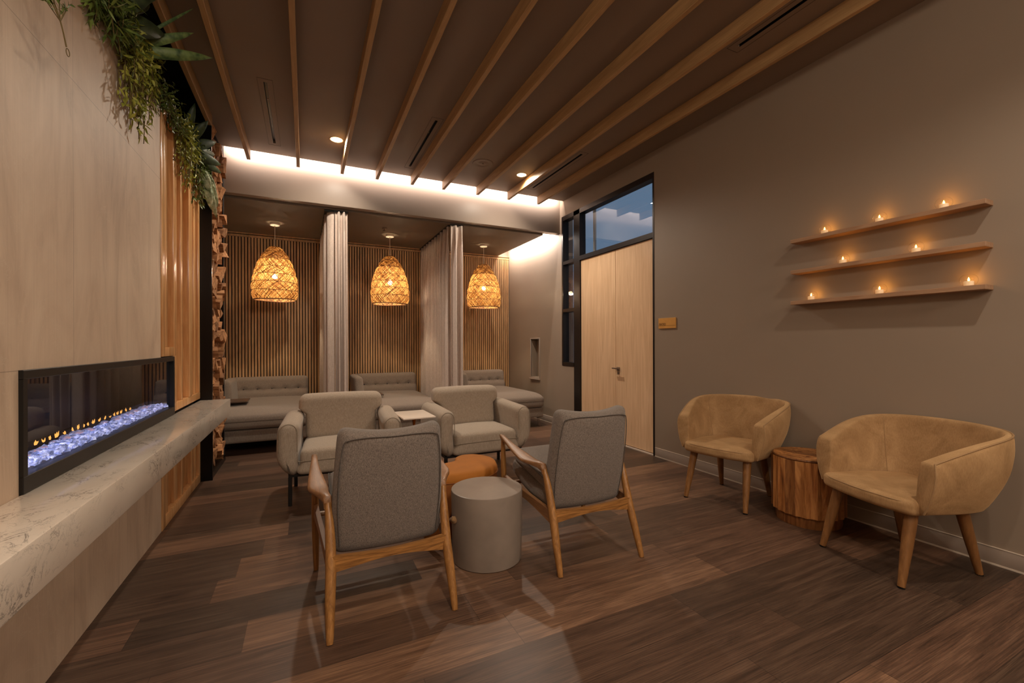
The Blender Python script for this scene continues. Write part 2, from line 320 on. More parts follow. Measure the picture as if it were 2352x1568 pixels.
# ------------------------------------------------------------------ mesh builder
class MB:
    def __init__(s): s.v = []; s.f = []; s.smooth = []; s.tone = []
    def add(s, verts, faces, smooth=True, T=None, tone=0.5):
        k = len(s.v)
        for p in verts:
            p = Vector(p)
            s.v.append(T @ p if T is not None else p)
        for f in faces: s.f.append(tuple(i + k for i in f)); s.smooth.append(smooth); s.tone.append(tone)
    def box(s, x0, y0, z0, x1, y1, z1, r=0.0, T=None, tone=0.5, seg=2):
        if r <= 0:
            v = [(x, y, z) for x in (x0, x1) for y in (y0, y1) for z in (z0, z1)]
            f = [(0, 1, 3, 2), (4, 6, 7, 5), (0, 4, 5, 1), (2, 3, 7, 6), (0, 2, 6, 4), (1, 5, 7, 3)]
            s.add(v, f, False, T, tone); return
        bm = bmesh.new(); bmesh.ops.create_cube(bm, size=1)
        for v in bm.verts: v.co = Vector(((x0 + x1) / 2 + v.co.x * abs(x1 - x0), (y0 + y1) / 2 + v.co.y * abs(y1 - y0), (z0 + z1) / 2 + v.co.z * abs(z1 - z0)))
        bmesh.ops.bevel(bm, geom=bm.edges[:], offset=r, segments=seg, affect='EDGES', profile=0.5)
        bm.verts.index_update()
        s.add([v.co.copy() for v in bm.verts], [tuple(v.index for v in f.verts) for f in bm.faces], seg > 1 and r > 0.004, T, tone); bm.free()
    def soft(s, hx, hy, hz, r, warp=None, n=12, T=None):
        """rounded box centred at origin, half sizes hx hy hz, warp(p)->p"""
        idx = {}; vs = []; fs = []
        def vert(i, j, k):
            key = (i, j, k)
            if key in idx: return idx[key]
            q = Vector((2 * i / n - 1, 2 * j / n - 1, 2 * k / n - 1))
            q = Vector([math.copysign(1 - (1 - abs(a)) ** 1.6, a) if abs(a) < 1 else a for a in q])
            p = Vector((q.x * hx, q.y * hy, q.z * hz))
            c = Vector((max(-hx + r, min(hx - r, p.x)), max(-hy + r, min(hy - r, p.y)), max(-hz + r, min(hz - r, p.z))))
            d = p - c
            if d.length > 1e-9:
                p = c + d.normalized() * min(r, max(abs(d.x), abs(d.y), abs(d.z)))
            idx[key] = len(vs); vs.append(warp(p) if warp else p); return idx[key]
        for a in range(n):
            for b in range(n):
                fs += [(vert(0, a, b), vert(0, a, b + 1), vert(0, a + 1, b + 1), vert(0, a + 1, b)),
                       (vert(n, a, b), vert(n, a + 1, b), vert(n, a + 1, b + 1), vert(n, a, b + 1)),
                       (vert(a, 0, b), vert(a + 1, 0, b), vert(a + 1, 0, b + 1), vert(a, 0, b + 1)),
                       (vert(a, n, b), vert(a, n, b + 1), vert(a + 1, n, b + 1), vert(a + 1, n, b)),
                       (vert(a, b, 0), vert(a, b + 1, 0), vert(a + 1, b + 1, 0), vert(a + 1, b, 0)),
                       (vert(a, b, n), vert(a + 1, b, n), vert(a + 1, b + 1, n), vert(a, b + 1, n))]
        s.add(vs, fs, True, T)
    def loft(s, rings, cap=True, closed=False, T=None, smooth=True, tone=0.5):
        n = len(rings[0]); vs = [p for r in rings for p in r]; fs = []
        m = len(rings)
        for a in range(m if closed else m - 1):
            a2 = (a + 1) % m
            for b in range(n):
                b2 = (b + 1) % n
                fs.append((a * n + b, a * n + b2, a2 * n + b2, a2 * n + b))
        if cap and not closed:
            fs.append(tuple(reversed(range(n)))); fs.append(tuple((m - 1) * n + i for i in range(n)))
        s.add(vs, fs, smooth, T, tone)
    def tube(s, pts, rad, seg=10, flat=None, T=None, closed=False, cap=True):
        """flat: list of (w,h) half sizes instead of rad, oriented with 'w' horizontal"""
        pts = [Vector(p) for p in pts]; rings = []; m = len(pts)
        for i, p in enumerate(pts):
            if closed: t = pts[(i + 1) % m] - pts[i - 1]
            else: t = pts[min(i + 1, m - 1)] - pts[max(i - 1, 0)]
            t.normalize()
            ref = Vector((0, 0, 1)) if abs(t.z) < 0.9 else Vector((0, 1, 0))
            a = t.cross(ref).normalized(); b = a.cross(t).normalized()
            r = rad if isinstance(rad, (int, float)) else (rad[i] if rad else 0)
            w, h = (r, r) if flat is None else flat[i]
            rings.append([p + a * (w * math.cos(2 * PI * k / seg)) + b * (h * math.sin(2 * PI * k / seg)) for k in range(seg)])
        s.loft(rings, cap, closed, T)
    def lathe(s, prof, seg=32, c=(0, 0), T=None, cap=True, smooth=True):
        rings = [[Vector((c[0] + r * math.cos(2 * PI * k / seg), c[1] + r * math.sin(2 * PI * k / seg), z)) for k in range(seg)] for r, z in prof]
        s.loft(rings, cap, False, T, smooth)
    def sphere(s, c, r, seg=12, rings=8, sz=1.0):
        prof = [(max(r * math.sin(PI * i / rings), 1e-4), c[2] - r * sz * math.cos(PI * i / rings)) for i in range(rings + 1)]
        s.lathe(prof, seg, (c[0], c[1]))
    def build(s, name, mat, parent=None, loc=None, sharp=0.6, fixn=True):
        me = bpy.data.meshes.new(name); me.from_pydata([tuple(v) for v in s.v], [], s.f); 
        me.polygons.foreach_set('use_smooth', s.smooth)
        if any(t != 0.5 for t in s.tone):
            at = me.attributes.new('tone', 'FLOAT', 'FACE'); at.data.foreach_set('value', s.tone)
        if fixn:
            bm = bmesh.new(); bm.from_mesh(me); bmesh.ops.recalc_face_normals(bm, faces=bm.faces[:])
            bm.to_mesh(me); bm.free()
        me.update()
        try: me.set_sharp_from_angle(angle=sharp)
        except Exception: pass
        me.materials.append(mat if not isinstance(mat, str) else MT[mat])
        o = bpy.data.objects.new(name, me); COL.objects.link(o)
        if parent is not None: o.parent = parent
        if loc is not None: o.location = loc
        return o

def tag(o, label=None, cat=None, group=None, kind=None):
    if label: o['label'] = label
    if cat: o['category'] = cat
    if group: o['group'] = group
    if kind: o['kind'] = kind
    return o
def thing(name, label, cat, loc=(0, 0, 0), rz=0.0, group=None):
    o = bpy.data.objects.new(name, None); COL.objects.link(o); o.location = loc; o.rotation_euler = (0, 0, rz)
    return tag(o, label, cat, group)
def struct(o, label=None): o['kind'] = 'structure'; return tag(o, label)
def dup(root, loc, rz=0.0, label=None, group=None):
    r = root.copy(); COL.objects.link(r); r.location = loc; r.rotation_euler = (0, 0, rz)
    if label: r['label'] = label
    if group: r['group'] = group
    for ch in list(root.children):
        c = ch.copy(); COL.objects.link(c); c.parent = r
        for g in list(ch.children):
            d = g.copy(); COL.objects.link(d); d.parent = c
    return r
def crom(pts, n):
    """smooth path through points"""
    P = [Vector(p) for p in pts]; out = []
    for i in range(len(P) - 1):
        p0 = P[max(i - 1, 0)]; p1 = P[i]; p2 = P[i + 1]; p3 = P[min(i + 2, len(P) - 1)]
        for k in range(n):
            t = k / n
            out.append(0.5 * ((2 * p1) + (p2 - p0) * t + (2 * p0 - 5 * p1 + 4 * p2 - p3) * t * t + (3 * p1 - p0 - 3 * p2 + p3) * t ** 3))
    out.append(P[-1]); return out
def sm(x): x = max(0, min(1, x)); return x * x * (3 - 2 * x)
def box_obj(name, a, b, mat, r=0.0, parent=None):
    m = MB(); m.box(a[0], a[1], a[2], b[0], b[1], b[2], r); return m.build(name, mat, parent)

# ================================================================== SETTING
YB = -3.6
struct(box_obj('floor', (-2.0, YB - .2, -0.1), (XR + .2, YS + .25, 0), 'floor'))
# ceiling with light slot and linear slots cut by building it in strips
m = MB()
SLOTS = [(-0.29, 4.03, 5.21), (1.134, 4.03, 5.205), (2.812, 4.05, 5.22), (2.812, 0.92, 2.10)]
xs = [XL + 0.055]
cuts = {}
for x, y0, y1 in SLOTS: cuts.setdefault(x, []).append((y0, y1))
prev = XL + 0.055
for x in sorted(cuts):
    m.box(prev, YB - .2, ZC, x - 0.014, YH - 0.10, ZC + 0.03)
    yy = YB - .2
    for y0, y1 in sorted(cuts[x]):
        m.box(x - 0.014, yy, ZC, x + 0.014, y0, ZC + 0.03); yy = y1
    m.box(x - 0.014, yy, ZC, x + 0.014, YH - 0.10, ZC + 0.03)
    prev = x + 0.014
m.box(prev, YB - .2, ZC, XR + .2, YH - 0.10, ZC + 0.03)
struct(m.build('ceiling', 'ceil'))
struct(box_obj('ceiling_slab', (-2.0, YB - .2, 3.62), (XR + .2, YH + .3, 3.72), 'dark'))
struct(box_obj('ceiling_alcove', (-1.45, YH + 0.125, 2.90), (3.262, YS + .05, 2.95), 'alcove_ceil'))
struct(box_obj('ceiling_alcove_slab', (-1.6, YH + 0.1, 3.10), (XR + .2, YS + .25, 3.2), 'wall'))
struct(box_obj('wall_header', (-1.45, YH, ZH), (XR, YH + 0.11, 3.62), 'header', 0.002))
struct(box_obj('trim_header', (-1.35, YH + 0.115, 2.93), (3.27, YH + 0.124, 2.955), 'black'))
# right wall with door / window / niche openings
DY0, DY1, DZ1 = 3.645, 5.555, 3.15       # big frame opening (door y 3.66..5.08, window to 5.55 above z .92)
WY0 = 5.235
m = MB(); T_ = XR + 0.2
m.box(XR, YB - .2, 0, T_, DY0, 3.62)
m.box(XR, DY0, DZ1, T_, DY1, 3.62)
m.box(XR, WY0, 0, T_, DY1, 0.92)
NY0, NY1, NZ0, NZ1 = 6.262, 6.545, 0.69, 1.325
m.box(XR, DY1, 0, T_, NY0, 3.62); m.box(XR, NY1, 0, T_, YS + .25, 3.62)
m.box(XR, NY0, 0, T_, NY1, NZ0); m.box(XR, NY0, NZ1, T_, NY1, 3.62)
m.box(XR + 0.11, NY0, NZ0, T_, NY1, NZ1)
struct(m.build('wall_right', 'wall'))
m = MB()
for a, b_ in (((NY0 - .022, NZ0 - .022), (NY0, NZ1 + .022)), ((NY1, NZ0 - .022), (NY1 + .022, NZ1 + .022)), ((NY0, NZ1), (NY1, NZ1 + .022)), ((NY0, NZ0 - .022), (NY1, NZ0))):
    m.box(XR - 0.012, a[0], a[1], XR + 0.01, b_[0], b_[1], 0.003)
m.box(XR - 0.03, NY0 - 0.03, NZ0 - 0.04, XR, NY1 + 0.03, NZ0 - 0.022, 0.003)
o = m.build('trim_1', 'base'); struct(o, 'moulded trim round the small wall niche')
struct(box_obj('wall_back', (-2.0, YB - .2, 0), (XR + .2, YB, 3.62), 'wall'))
struct(box_obj('wall_far', (-1.6, YS + 0.05, 0), (XR + .2, YS + .25, 3.2), 'wall'))
struct(box_obj('wall_alcove', (-1.6, YH + 0.11, 0), (-1.45, YS + .25, 3.2), 'wall'))
# left wall : stone cladding around the firebox, planter ledge above
SX, SY1 = XL, 3.625
FY0, FY1, FZ0, FZ1 = 2.034, 3.913, 0.745, 1.166
m = MB()
m.box(-1.30, YB, 0, SX, SY1, FZ0 - 0.005)
m.box(-1.30, YB, FZ0 - 0.005, SX, FY0, FZ1); m.box(-1.30, YB, FZ1, SX, SY1, 2.885)
struct(m.build('wall_left', 'stone')); m = MB()
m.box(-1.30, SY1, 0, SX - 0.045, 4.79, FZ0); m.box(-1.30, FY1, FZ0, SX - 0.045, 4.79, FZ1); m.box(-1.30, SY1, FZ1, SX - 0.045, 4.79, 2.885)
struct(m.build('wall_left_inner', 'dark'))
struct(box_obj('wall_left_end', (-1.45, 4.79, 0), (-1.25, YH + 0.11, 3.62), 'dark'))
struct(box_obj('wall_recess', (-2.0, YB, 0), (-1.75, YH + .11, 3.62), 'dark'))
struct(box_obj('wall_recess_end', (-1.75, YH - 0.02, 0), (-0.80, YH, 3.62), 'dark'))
struct(box_obj('trim_2', (XL + 0.015, YB, ZC - 0.012), (XL + 0.055, YH - 0.1, 3.62), 'black'), 'black edge of the ceiling beside the planter recess')
o = box_obj('trim_3', (-1.75, YB, 2.6), (-1.30, YH - .02, 2.84), 'soil'); struct(o, 'dark planter bed above the fireplace wall')
# baseboards
for nm, y0, y1 in (('baseboard_right', YB, DY0 - 0.01), ('baseboard_alcove', WY0, YS)):
    m = MB(); m.box(XR - 0.008, y0, 0.004, XR, y1, 0.098, 0.002); o = struct(m.build(nm, 'base'))
    m = MB(); m.box(XR - 0.011, y0, 0.0, XR - 0.0, y1, 0.009); m.box(XR - 0.0095, y0, 0.0965, XR, y1, 0.1); m.build('baseboard_edge', 'basetrim', o)

# ------------------------------------------------------------------ door and window
FRX = XR + 0.01
door = thing('door_1', None, None); del_keys = [k for k in ('label', 'category') if k in door.keys()]
door['kind'] = 'structure'; door['label'] = 'pair of tall pale birch doors in a dark frame'
m = MB()
m.box(XR - 0.004, DY0, 0, XR + 0.10, DY0 + 0.022, DZ1)          # right jamb
m.box(XR - 0.004, 5.085, 0, XR + 0.10, WY0, DZ1)                # post between door and window
m.box(XR - 0.004, DY0 + .022, 2.425, XR + 0.10, 5.085, 2.485)   # transom
m.box(XR - 0.004, DY0 + .022, 3.085, XR + 0.10, DY1, DZ1)       # head
m.build('door_frame', 'blackwin', door)
m = MB(); m.box(XR - 0.006, DY0 + .02, 0, XR + 0.06, 5.085, 0.012); m.build('threshold', 'basetrim', door)
for nm, y0, y1 in (('door_leaf', 3.672, 4.331), ('door_leaf', 4.336, 5.08)):
    m = MB(); m.box(XR + 0.018, y0, 0.02, XR + 0.062, y1, 2.42, 0.0015, seg=1); m.build(nm, 'door', door)
m = MB(); m.box(XR + 0.07, 3.66, 0, XR + 0.075, 5.09, 2.42); m.build('door_stop', 'black', door)
m = MB()
m.box(XR + 0.008, 4.255, 0.905, XR + 0.02, 4.305, 0.955, 0.002)
m.tube([(XR + 0.018, 4.28, 0.94), (XR - 0.035, 4.28, 0.94)], 0.009, 10)
m.box(XR - 0.045, 4.205, 0.934, XR - 0.026, 4.335, 0.948, 0.003)
m.box(XR + 0.012, 4.262, 0.868, XR + 0.02, 4.302, 0.9, 0.002)
m.build('door_handle', 'chrome', door)
m = MB(); m.box(XR + 0.045, DY0 + .02, 2.483, XR + 0.051, 5.087, 3.087); m.build('transom_pane', 'winglass', door)
win = bpy.data.objects.new('window_1', None); COL.objects.link(win); struct(win, 'narrow three-pane window beside the doors in a dark frame')
m = MB()
m.box(XR - 0.004, DY1 - 0.035, 0.92, XR + 0.10, DY1, 3.09)
for z0, z1 in ((0.915, 0.975), (1.715, 1.765), (2.425, 2.475)):
    m.box(XR - 0.004, WY0 - 0.01, z0, XR + 0.10, DY1 - 0.03, z1)
m.build('window_frame', 'blackwin', win)
for z0, z1 in ((0.97, 1.72), (1.76, 2.43), (2.47, 3.09)):
    m = MB(); m.box(XR + 0.045, WY0 - .002, z0, XR + 0.051, DY1 - 0.03, z1); m.build('window_pane', 'winglass', win)
# patio outside: low pale wall and strips for lit sash edges seen faintly through the glass
struct(box_obj('exterior_ground', (XR + .2, 0, -0.3), (XR + 9, 14, -0.05), 'concrete'))
struct(box_obj('exterior_wall', (XR + 5.2, -2, -0.2), (XR + 5.4, 16, 2.5), 'header'))
o = box_obj('sliding_sash', (XR + 0.125, 5.40, 0.95), (XR + 0.15, 5.425, 3.1), 'offwhite'); o.name = 'trim_4'; struct(o, 'pale exterior jamb outside the narrow window')  # off-white colour stands in for outdoor light on the sash edge
o = box_obj('trim_5', (XR + 0.14, 4.93, 2.45), (XR + 0.17, 4.96, 3.15), 'offwhite'); struct(o, 'off-white strip standing for an edge beyond the transom catching outdoor light')  # same off-white stand-in for a lit edge, behind the transom

# ------------------------------------------------------------------ ceiling beams
bx = [-0.795, -0.555, -0.07, 0.397, 0.797, 1.226, 1.636, 2.113, 2.577, 3.054]
names = ['first oak ceiling beam, hugging the plant-filled ledge over the fireplace', 'oak ceiling beam just right of the one beside the planter',
 'oak ceiling beam to the right of the left linear vent', 'oak ceiling beam touching the round downlight near the left', 'oak ceiling beam to the left of the central linear vent',
 'oak ceiling beam just right of the central linear vent', 'oak ceiling beam left of the round ceiling speaker', 'oak ceiling beam just right of the round ceiling speaker',
 'oak ceiling beam brightly lit by the right-hand downlight', 'last oak ceiling beam, nearest the wall with candle shelves']
for i, x in enumerate(bx):
    y1 = 4.83 if i == 0 else 5.5
    m = MB(); m.box(-0.018, -((y1 - YB) / 2), -0.054, 0.018, (y1 - YB) / 2, 0.054, 0.0025, seg=1)
    o = m.build('ceiling_beam', 'beam', None, (x, (y1 + YB) / 2 + 0.002, ZC - 0.055)); tag(o, names[i], 'beam', 'oak beams under the ceiling')
# linear air diffusers
vn = ['black linear slot vent in the ceiling near the left downlight', 'black linear slot vent in the middle of the ceiling', 'black linear slot vent between the last two beams, near the door', 'black linear slot vent between the last two beams, at the top edge of the photo']
for (x, y0, y1), lb in zip(SLOTS, vn):
    t = thing('linear_vent', lb, 'vent', (x, (y0 + y1) / 2, ZC), 0, 'linear slot vents'); h = (y1 - y0) / 2
    m = MB(); m.box(-0.013, -h, 0.025, 0.013, h, 0.06); m.box(-.0135, -h, 0.0, -.0115, h, .03); m.box(.0115, -h, 0, .0135, h, .03); m.build('slot', 'slot_black', t)
    m = MB()
    for a in (-1, 1):
        m.box(a * 0.055 - 0.0008, -h - .05, -0.0012, a * 0.055 + 0.0008, h + .05, 0.001); m.box(-0.055, a * (h + .05) - .0008, -0.0012, 0.055, a * (h + .05) + .0008, 0.001)
    m.build('panel_edge', 'dark', t)
    m = MB(); m.box(-0.004, -0.3, 0.012, 0.004, -0.29, 0.02); m.build('clip', 'chrome', t)
# downlights
def downlight(x, y, label, power, size=1.0):
    t = thing('recessed_downlight', label, 'light', (x, y, ZC), 0, 'recessed downlights')
    m = MB(); m.lathe([(0.062, -0.001), (0.068, -0.004), (0.060, -0.006), (0.056, -0.002)], 32, cap=False); m.build('trim_ring', 'offwhite', t)
    m = MB(); m.lathe([(0.001, -0.017), (0.025, -0.0155), (0.045, -0.010), (0.056, -0.003), (0.056, -0.001), (0.001, -0.001)], 32); m.build('lens', 'lens', t)
    l = light('downlight', 'SPOT', (0, 0, -0.03), power, WARM2, (0, 0, 0), spot_size=math.radians(172), spot_blend=0.75, shadow_soft_size=0.04); l.parent = t
    return t
downlight(0.297, 4.84, 'glowing round recessed downlight left of centre, beside an oak beam', P_DOWN)
downlight(2.464, 4.865, 'glowing round recessed downlight near the door, left of a brightly lit beam', P_DOWN)
for x, y in ((0.30, 0.35), (2.50, 0.35), (0.30, -2.4), (2.5, -2.4)):  # unseen ceiling lights, added to set light level and shelf shadows
    downlight(x, y, 'unseen recessed downlight added behind the viewpoint', P_NEAR)
# unseen globe lamps added behind the viewpoint for light level and shelf shadows
for x, y, lb in ((0.45, -0.9, 'added unseen globe lamp behind the viewpoint on the fireplace side'), (2.4, -2.3, 'added unseen globe lamp behind the viewpoint on the shelf side')):
    t = thing('added_globe_lamp', lb, 'lamp', (x, y, 2.90), 0, 'added globe lamps behind the viewpoint')
    m = MB(); m.sphere((0, 0, 0), 0.09, 20, 12); m.build('globe', 'globe', t)
    m = MB(); m.tube([(0, 0, .095), (0, 0, ZC - 2.90)], 0.006, 8); m.lathe([(.001, ZC - 2.92), (.05, ZC - 2.92), (.05, ZC - 2.90), (.001, ZC - 2.90)], 20); m.build('rod', 'brass', t)
    l = light('added_globe_light', 'POINT', (0, 0, -0.0), P_GLOBE, WARM2, shadow_soft_size=0.11); l.parent = t
# ceiling speaker
t = thing('ceiling_speaker', 'round flush ceiling speaker between two beams', 'speaker', (1.895, 4.75, ZC))
m = MB(); m.lathe([(0.001, -0.004), (0.045, -0.005), (0.05, -0.002), (0.075, -0.002), (0.08, -0.005), (0.118, -0.005), (0.123, -0.001)], 40); m.build('grille', 'ceil', t)
m = MB(); m.lathe([(0.001, -0.012), (0.008, -0.012), (0.008, -0.004), (0.001, -.004)], 12); m.build('centre_cap', 'ceil', t)

# ------------------------------------------------------------------ slatted wall
def slat_panel(x0, x1, label, n):
    t = thing('slatted_wall_panel', label, 'wall panel', ((x0 + x1) / 2, YS, 0), 0, 'slatted wood panels in the alcove'); c = (x0 + x1) / 2
    m = MB(); m.box(x0 - c, 0.0, 0, x1 - c, 0.045, 2.885); m.build('backing', 'slatback', t)
    m = MB(); 
    for k in range(n):
        xa = x0 + (x1 - x0) * (k + 0.16) / n
        m.box(xa - c, -0.018, 0.0, xa - c + 0.027, 0.002, 2.835)
    m.build('slats', 'slat', t)
    m = MB(); m.box(x0 - c, -0.022, 2.838, x1 - c, 0.002, 2.868); m.box(x0 - c, -0.03, 2.88, x1 - c, 0.002, 2.898); m.build('top_rail', 'slat', t)
    return t
slat_panel(-1.45, 0.24, 'dark-gapped slatted oak wall panel behind the left daybed', 42)
slat_panel(0.24, 1.80, 'slatted oak wall panel behind the middle daybed', 39)
slat_panel(1.80, 3.485, 'slatted oak wall panel behind the right-hand daybed', 42)

# ------------------------------------------------------------------ fluted wood panels on the left wall
t = thing('timber_wall_panel', 'honey-coloured fluted timber panelling between stone and firewood', 'wall panel', (XL, 4.2, 0))
X0 = -0.045
m = MB()
def pb(y0, y1, z0, z1, d, mm=None): (mm or m).box(X0, y0 - 4.2, z0, d, y1 - 4.2, z1, 0.004, seg=2)
# frame pieces
pb(3.627, 3.70, 1.17, 2.88, 0.006); pb(3.627, 3.93, 1.17, 1.235, 0.004); pb(3.70, 4.20, 2.82, 2.88, 0.005)
pb(3.918, 3.985, 0.76, 1.17, 0.005); pb(3.93, 3.985, 1.17, 2.82, 0.004); pb(3.985, 4.79, 0.76, 0.82, 0.005)
pb(4.36, 4.72, 2.70, 2.75, 0.012); pb(4.36, 4.44, 0.82, 2.70, 0.010); pb(4.735, 4.785, 0.82, 2.88, 0.006)
pb(3.627, 3.70, 0.0, 0.592, 0.006); pb(3.70, 4.79, 0.0, 0.075, 0.005); pb(4.735, 4.79, 0.075, 0.592, 0.006)
m.build('frame', 'panel', t)
m = MB()
for y0, y1, d in ((3.74, 3.80, -0.004), (3.99, 4.09, -0.012), (4.15, 4.20, 0.0), (4.50, 4.56, -0.004), (4.62, 4.69, -0.008)):
    zb = 1.235 if y0 < 3.93 else 0.82
    pb(y0, y1, zb, 2.82 if y1 < 4.36 else 2.70, d); pb(y0, y1, 0.075, 0.592, d)
m.build('batten', 'panel', t)
m = MB()
pb(3.63, 4.79, 0.0, 0.592, -0.035); pb(3.63, 3.93, 1.17, 2.87, -0.035); pb(3.93, 4.79, 0.76, 2.87, -0.035)
m.build('back_board', 'panel_mid', t)

# ------------------------------------------------------------------ hearth bench (quartz)
BY0, BY1 = -1.2, 4.806
m = MB(); m.box(0, BY0 - 2, 0.595, 0.235, BY1 - 2, 0.743, 0.004, seg=2)
o = m.build('hearth_bench', 'marble', None, (XL + .001, 2, 0)); tag(o, 'long cantilevered white quartz hearth ledge with grey veins below the fireplace', 'ledge')

# ------------------------------------------------------------------ fireplace
t = thing('linear_fireplace', 'long black-framed electric fireplace with glowing glass embers', 'fireplace', (XL, (FY0 + FY1) / 2, 0)); c = (FY0 + FY1) / 2
h = (FY1 - FY0) / 2
m = MB()
m.box(-0.02, -h, FZ0, 0.012, h, FZ0 + 0.058, 0.002, seg=1); m.box(-0.02, -h, FZ1 - 0.032, 0.012, h, FZ1, 0.002, seg=1)
m.box(-0.02, -h, FZ0 + .058, 0.012, -h + 0.026, FZ1 - .032); m.box(-0.02, h - 0.026, FZ0 + .058, 0.012, h, FZ1 - .032)
m.build('frame', 'black', t)
m = MB(); zb, zt = FZ0 + 0.052, FZ1 - 0.02; d = -0.30
m.box(d - .01, -h, zb - .01, d, h, zt); m.box(d, -h, zb - .01, -0.02, h, zb); m.box(d, -h, zt, -0.02, h, zt + .01)
m.box(d, -h, zb, -0.02, -h + .01, zt); m.box(d, h - .01, zb, -0.02, h, zt)
m.build('firebox', 'firedark', t)
m = MB(); m.box(-0.012, -h + .025, FZ0 + .055, -0.009, h - .025, FZ1 - .03); m.build('glass_front', 'fireglass', t)
r2 = random.Random(3)
def rock(mm, c_, r, q=0.3, seg=7, rg=4, T=None, sq=0.7):
    vs = []; fs = []
    for i in range(rg + 1):
        for k in range(seg):
            a = PI * i / rg; b = 2 * PI * k / seg + (i % 2) * .3; rr = r * (1 + q * (r2.random() - .5) * 2)
            vs.append((c_[0] + rr * math.sin(a) * math.cos(b), c_[1] + rr * math.sin(a) * math.sin(b), c_[2] + sq * rr * math.cos(a)))
    for i in range(rg):
        for k in range(seg): fs.append((i * seg + k, i * seg + (k + 1) % seg, (i + 1) * seg + (k + 1) % seg, (i + 1) * seg + k))
    mm.add(vs, fs, False, T)
m = MB()
for i in range(1500):
    y = -h + 0.035 + r2.random() * (2 * h - 0.07); x = -0.03 - r2.random() * 0.075
    rock(m, (x, y, zb + 0.010 + r2.random() * 0.022), 0.006 + r2.random() * 0.009, 0.5, 5, 3)
o = m.build('ember_bed', 'crystal', t, fixn=False); o['kind'] = 'stuff'; o['label'] = 'bed of crushed blue-white glass with its under-light put in as glow'
for i in range(22):
    y = -h + 0.08 + (2 * h - 0.16) * (i + r2.random() * .7) / 22
    if r2.random() < 0.12: continue
    m = MB(); rock(m, (0, 0, 0), 0.019 + r2.random() * 0.013, 0.22, 9, 6, sq=0.62)
    m.build('acrylic_rock', 'crystal_big', t, (-0.088 - r2.random() * 0.02, y, zb + 0.030), fixn=False)
for i in range(24):
    y = -h + 0.06 + (2 * h - 0.35) * (i + r2.random() * .5) / 24; k = r2.uniform(.6, 1.2)
    m = MB()
    for q in range(3):
        a = r2.uniform(-.6, .6); b_ = r2.uniform(-.008, .008); m.tube([(0, b_, 0), (0, b_ + a * 0.012, 0.007 * k), (0, b_ + a * 0.03, 0.020 * k * r2.uniform(.5, 1.1))], [0.002, 0.0034 * k, 0.0005], 6)
    m.build('flame', 'fireflame', t, (-0.15, y, zb + 0.035))
l = light('ember_glow', 'AREA', (XL - 0.09, c, zb + 0.055), 0.5, (0.55, 0.62, 1.0), (PI, 0, 0), shape='RECTANGLE', size=0.08, size_y=2 * h - .1); l.parent = None

# ------------------------------------------------------------------ firewood rack + logs
RY0, RY1 = 4.802, 5.575
t = thing('firewood_rack', 'tall narrow black steel firewood rack beside the timber panel', 'rack', (XL, (RY0 + RY1) / 2, 0)); c = (RY0 + RY1) / 2
m = MB(); m.box(-0.32, RY0 - c - .01, 0, 0.095, RY0 - c, 3.37, 0.002, seg=1); m.build('side_panel', 'steel', t)
m = MB(); m.box(-0.32, RY1 - c, 0, 0.075, RY1 - c + .01, 2.9, 0.002, seg=1); m.build('side_panel', 'steel', t)
m = MB(); m.box(-0.32, RY0 - c, 0, 0.088, RY1 - c, 0.06, 0.002, seg=1); m.build('base_tray', 'steel', t)
m = MB(); m.box(0.085, RY0 - c - .012, 0.0, 0.097, RY0 - c + .012, 3.37); m.build('corner_bar', 'steel', t)
m = MB(); m.box(-0.33, RY0 - c, 0.06, -0.315, RY1 - c, 3.37); m.build('back_panel', 'steel', t)
r3 = random.Random(11)
def log_mesh(w, hh, ln, kind):
    mm = MB(); n = {0: 3, 1: 4, 2: 5, 3: 4}[kind]
    a0 = r3.random() * 2 * PI
    base = []
    for k in range(n):
        a = a0 + 2 * PI * k / n + r3.uniform(-.3, .3); base.append((math.cos(a) * w * .62 * r3.uniform(.8, 1.1), math.sin(a) * hh * .62 * r3.uniform(.8, 1.1)))
    pts = []
    for k in range(n):      # subdivide edges with jitter
        p, q = base[k], base[(k + 1) % n]
        for s_ in (0, .5):
            pts.append((p[0] + (q[0] - p[0]) * s_ + r3.uniform(-.05, .05) * w, p[1] + (q[1] - p[1]) * s_ + r3.uniform(-.05, .05) * hh))
    rings = []; ty = r3.uniform(-.25, .25); tz = r3.uniform(-.25, .25)
    for xx in (-ln, -ln * .5, -0.03, 0.0):
        j = r3.uniform(.95, 1.05)
        rings.append([Vector((xx + (ty * p[0] + tz * p[1] if xx == 0 else 0), p[0] * j, p[1] * j)) for p in pts])
    mm.loft(rings, True, False, None, False)
    return mm
z = 0.06; row = 0
top_lim = 3.33
ncol = 6
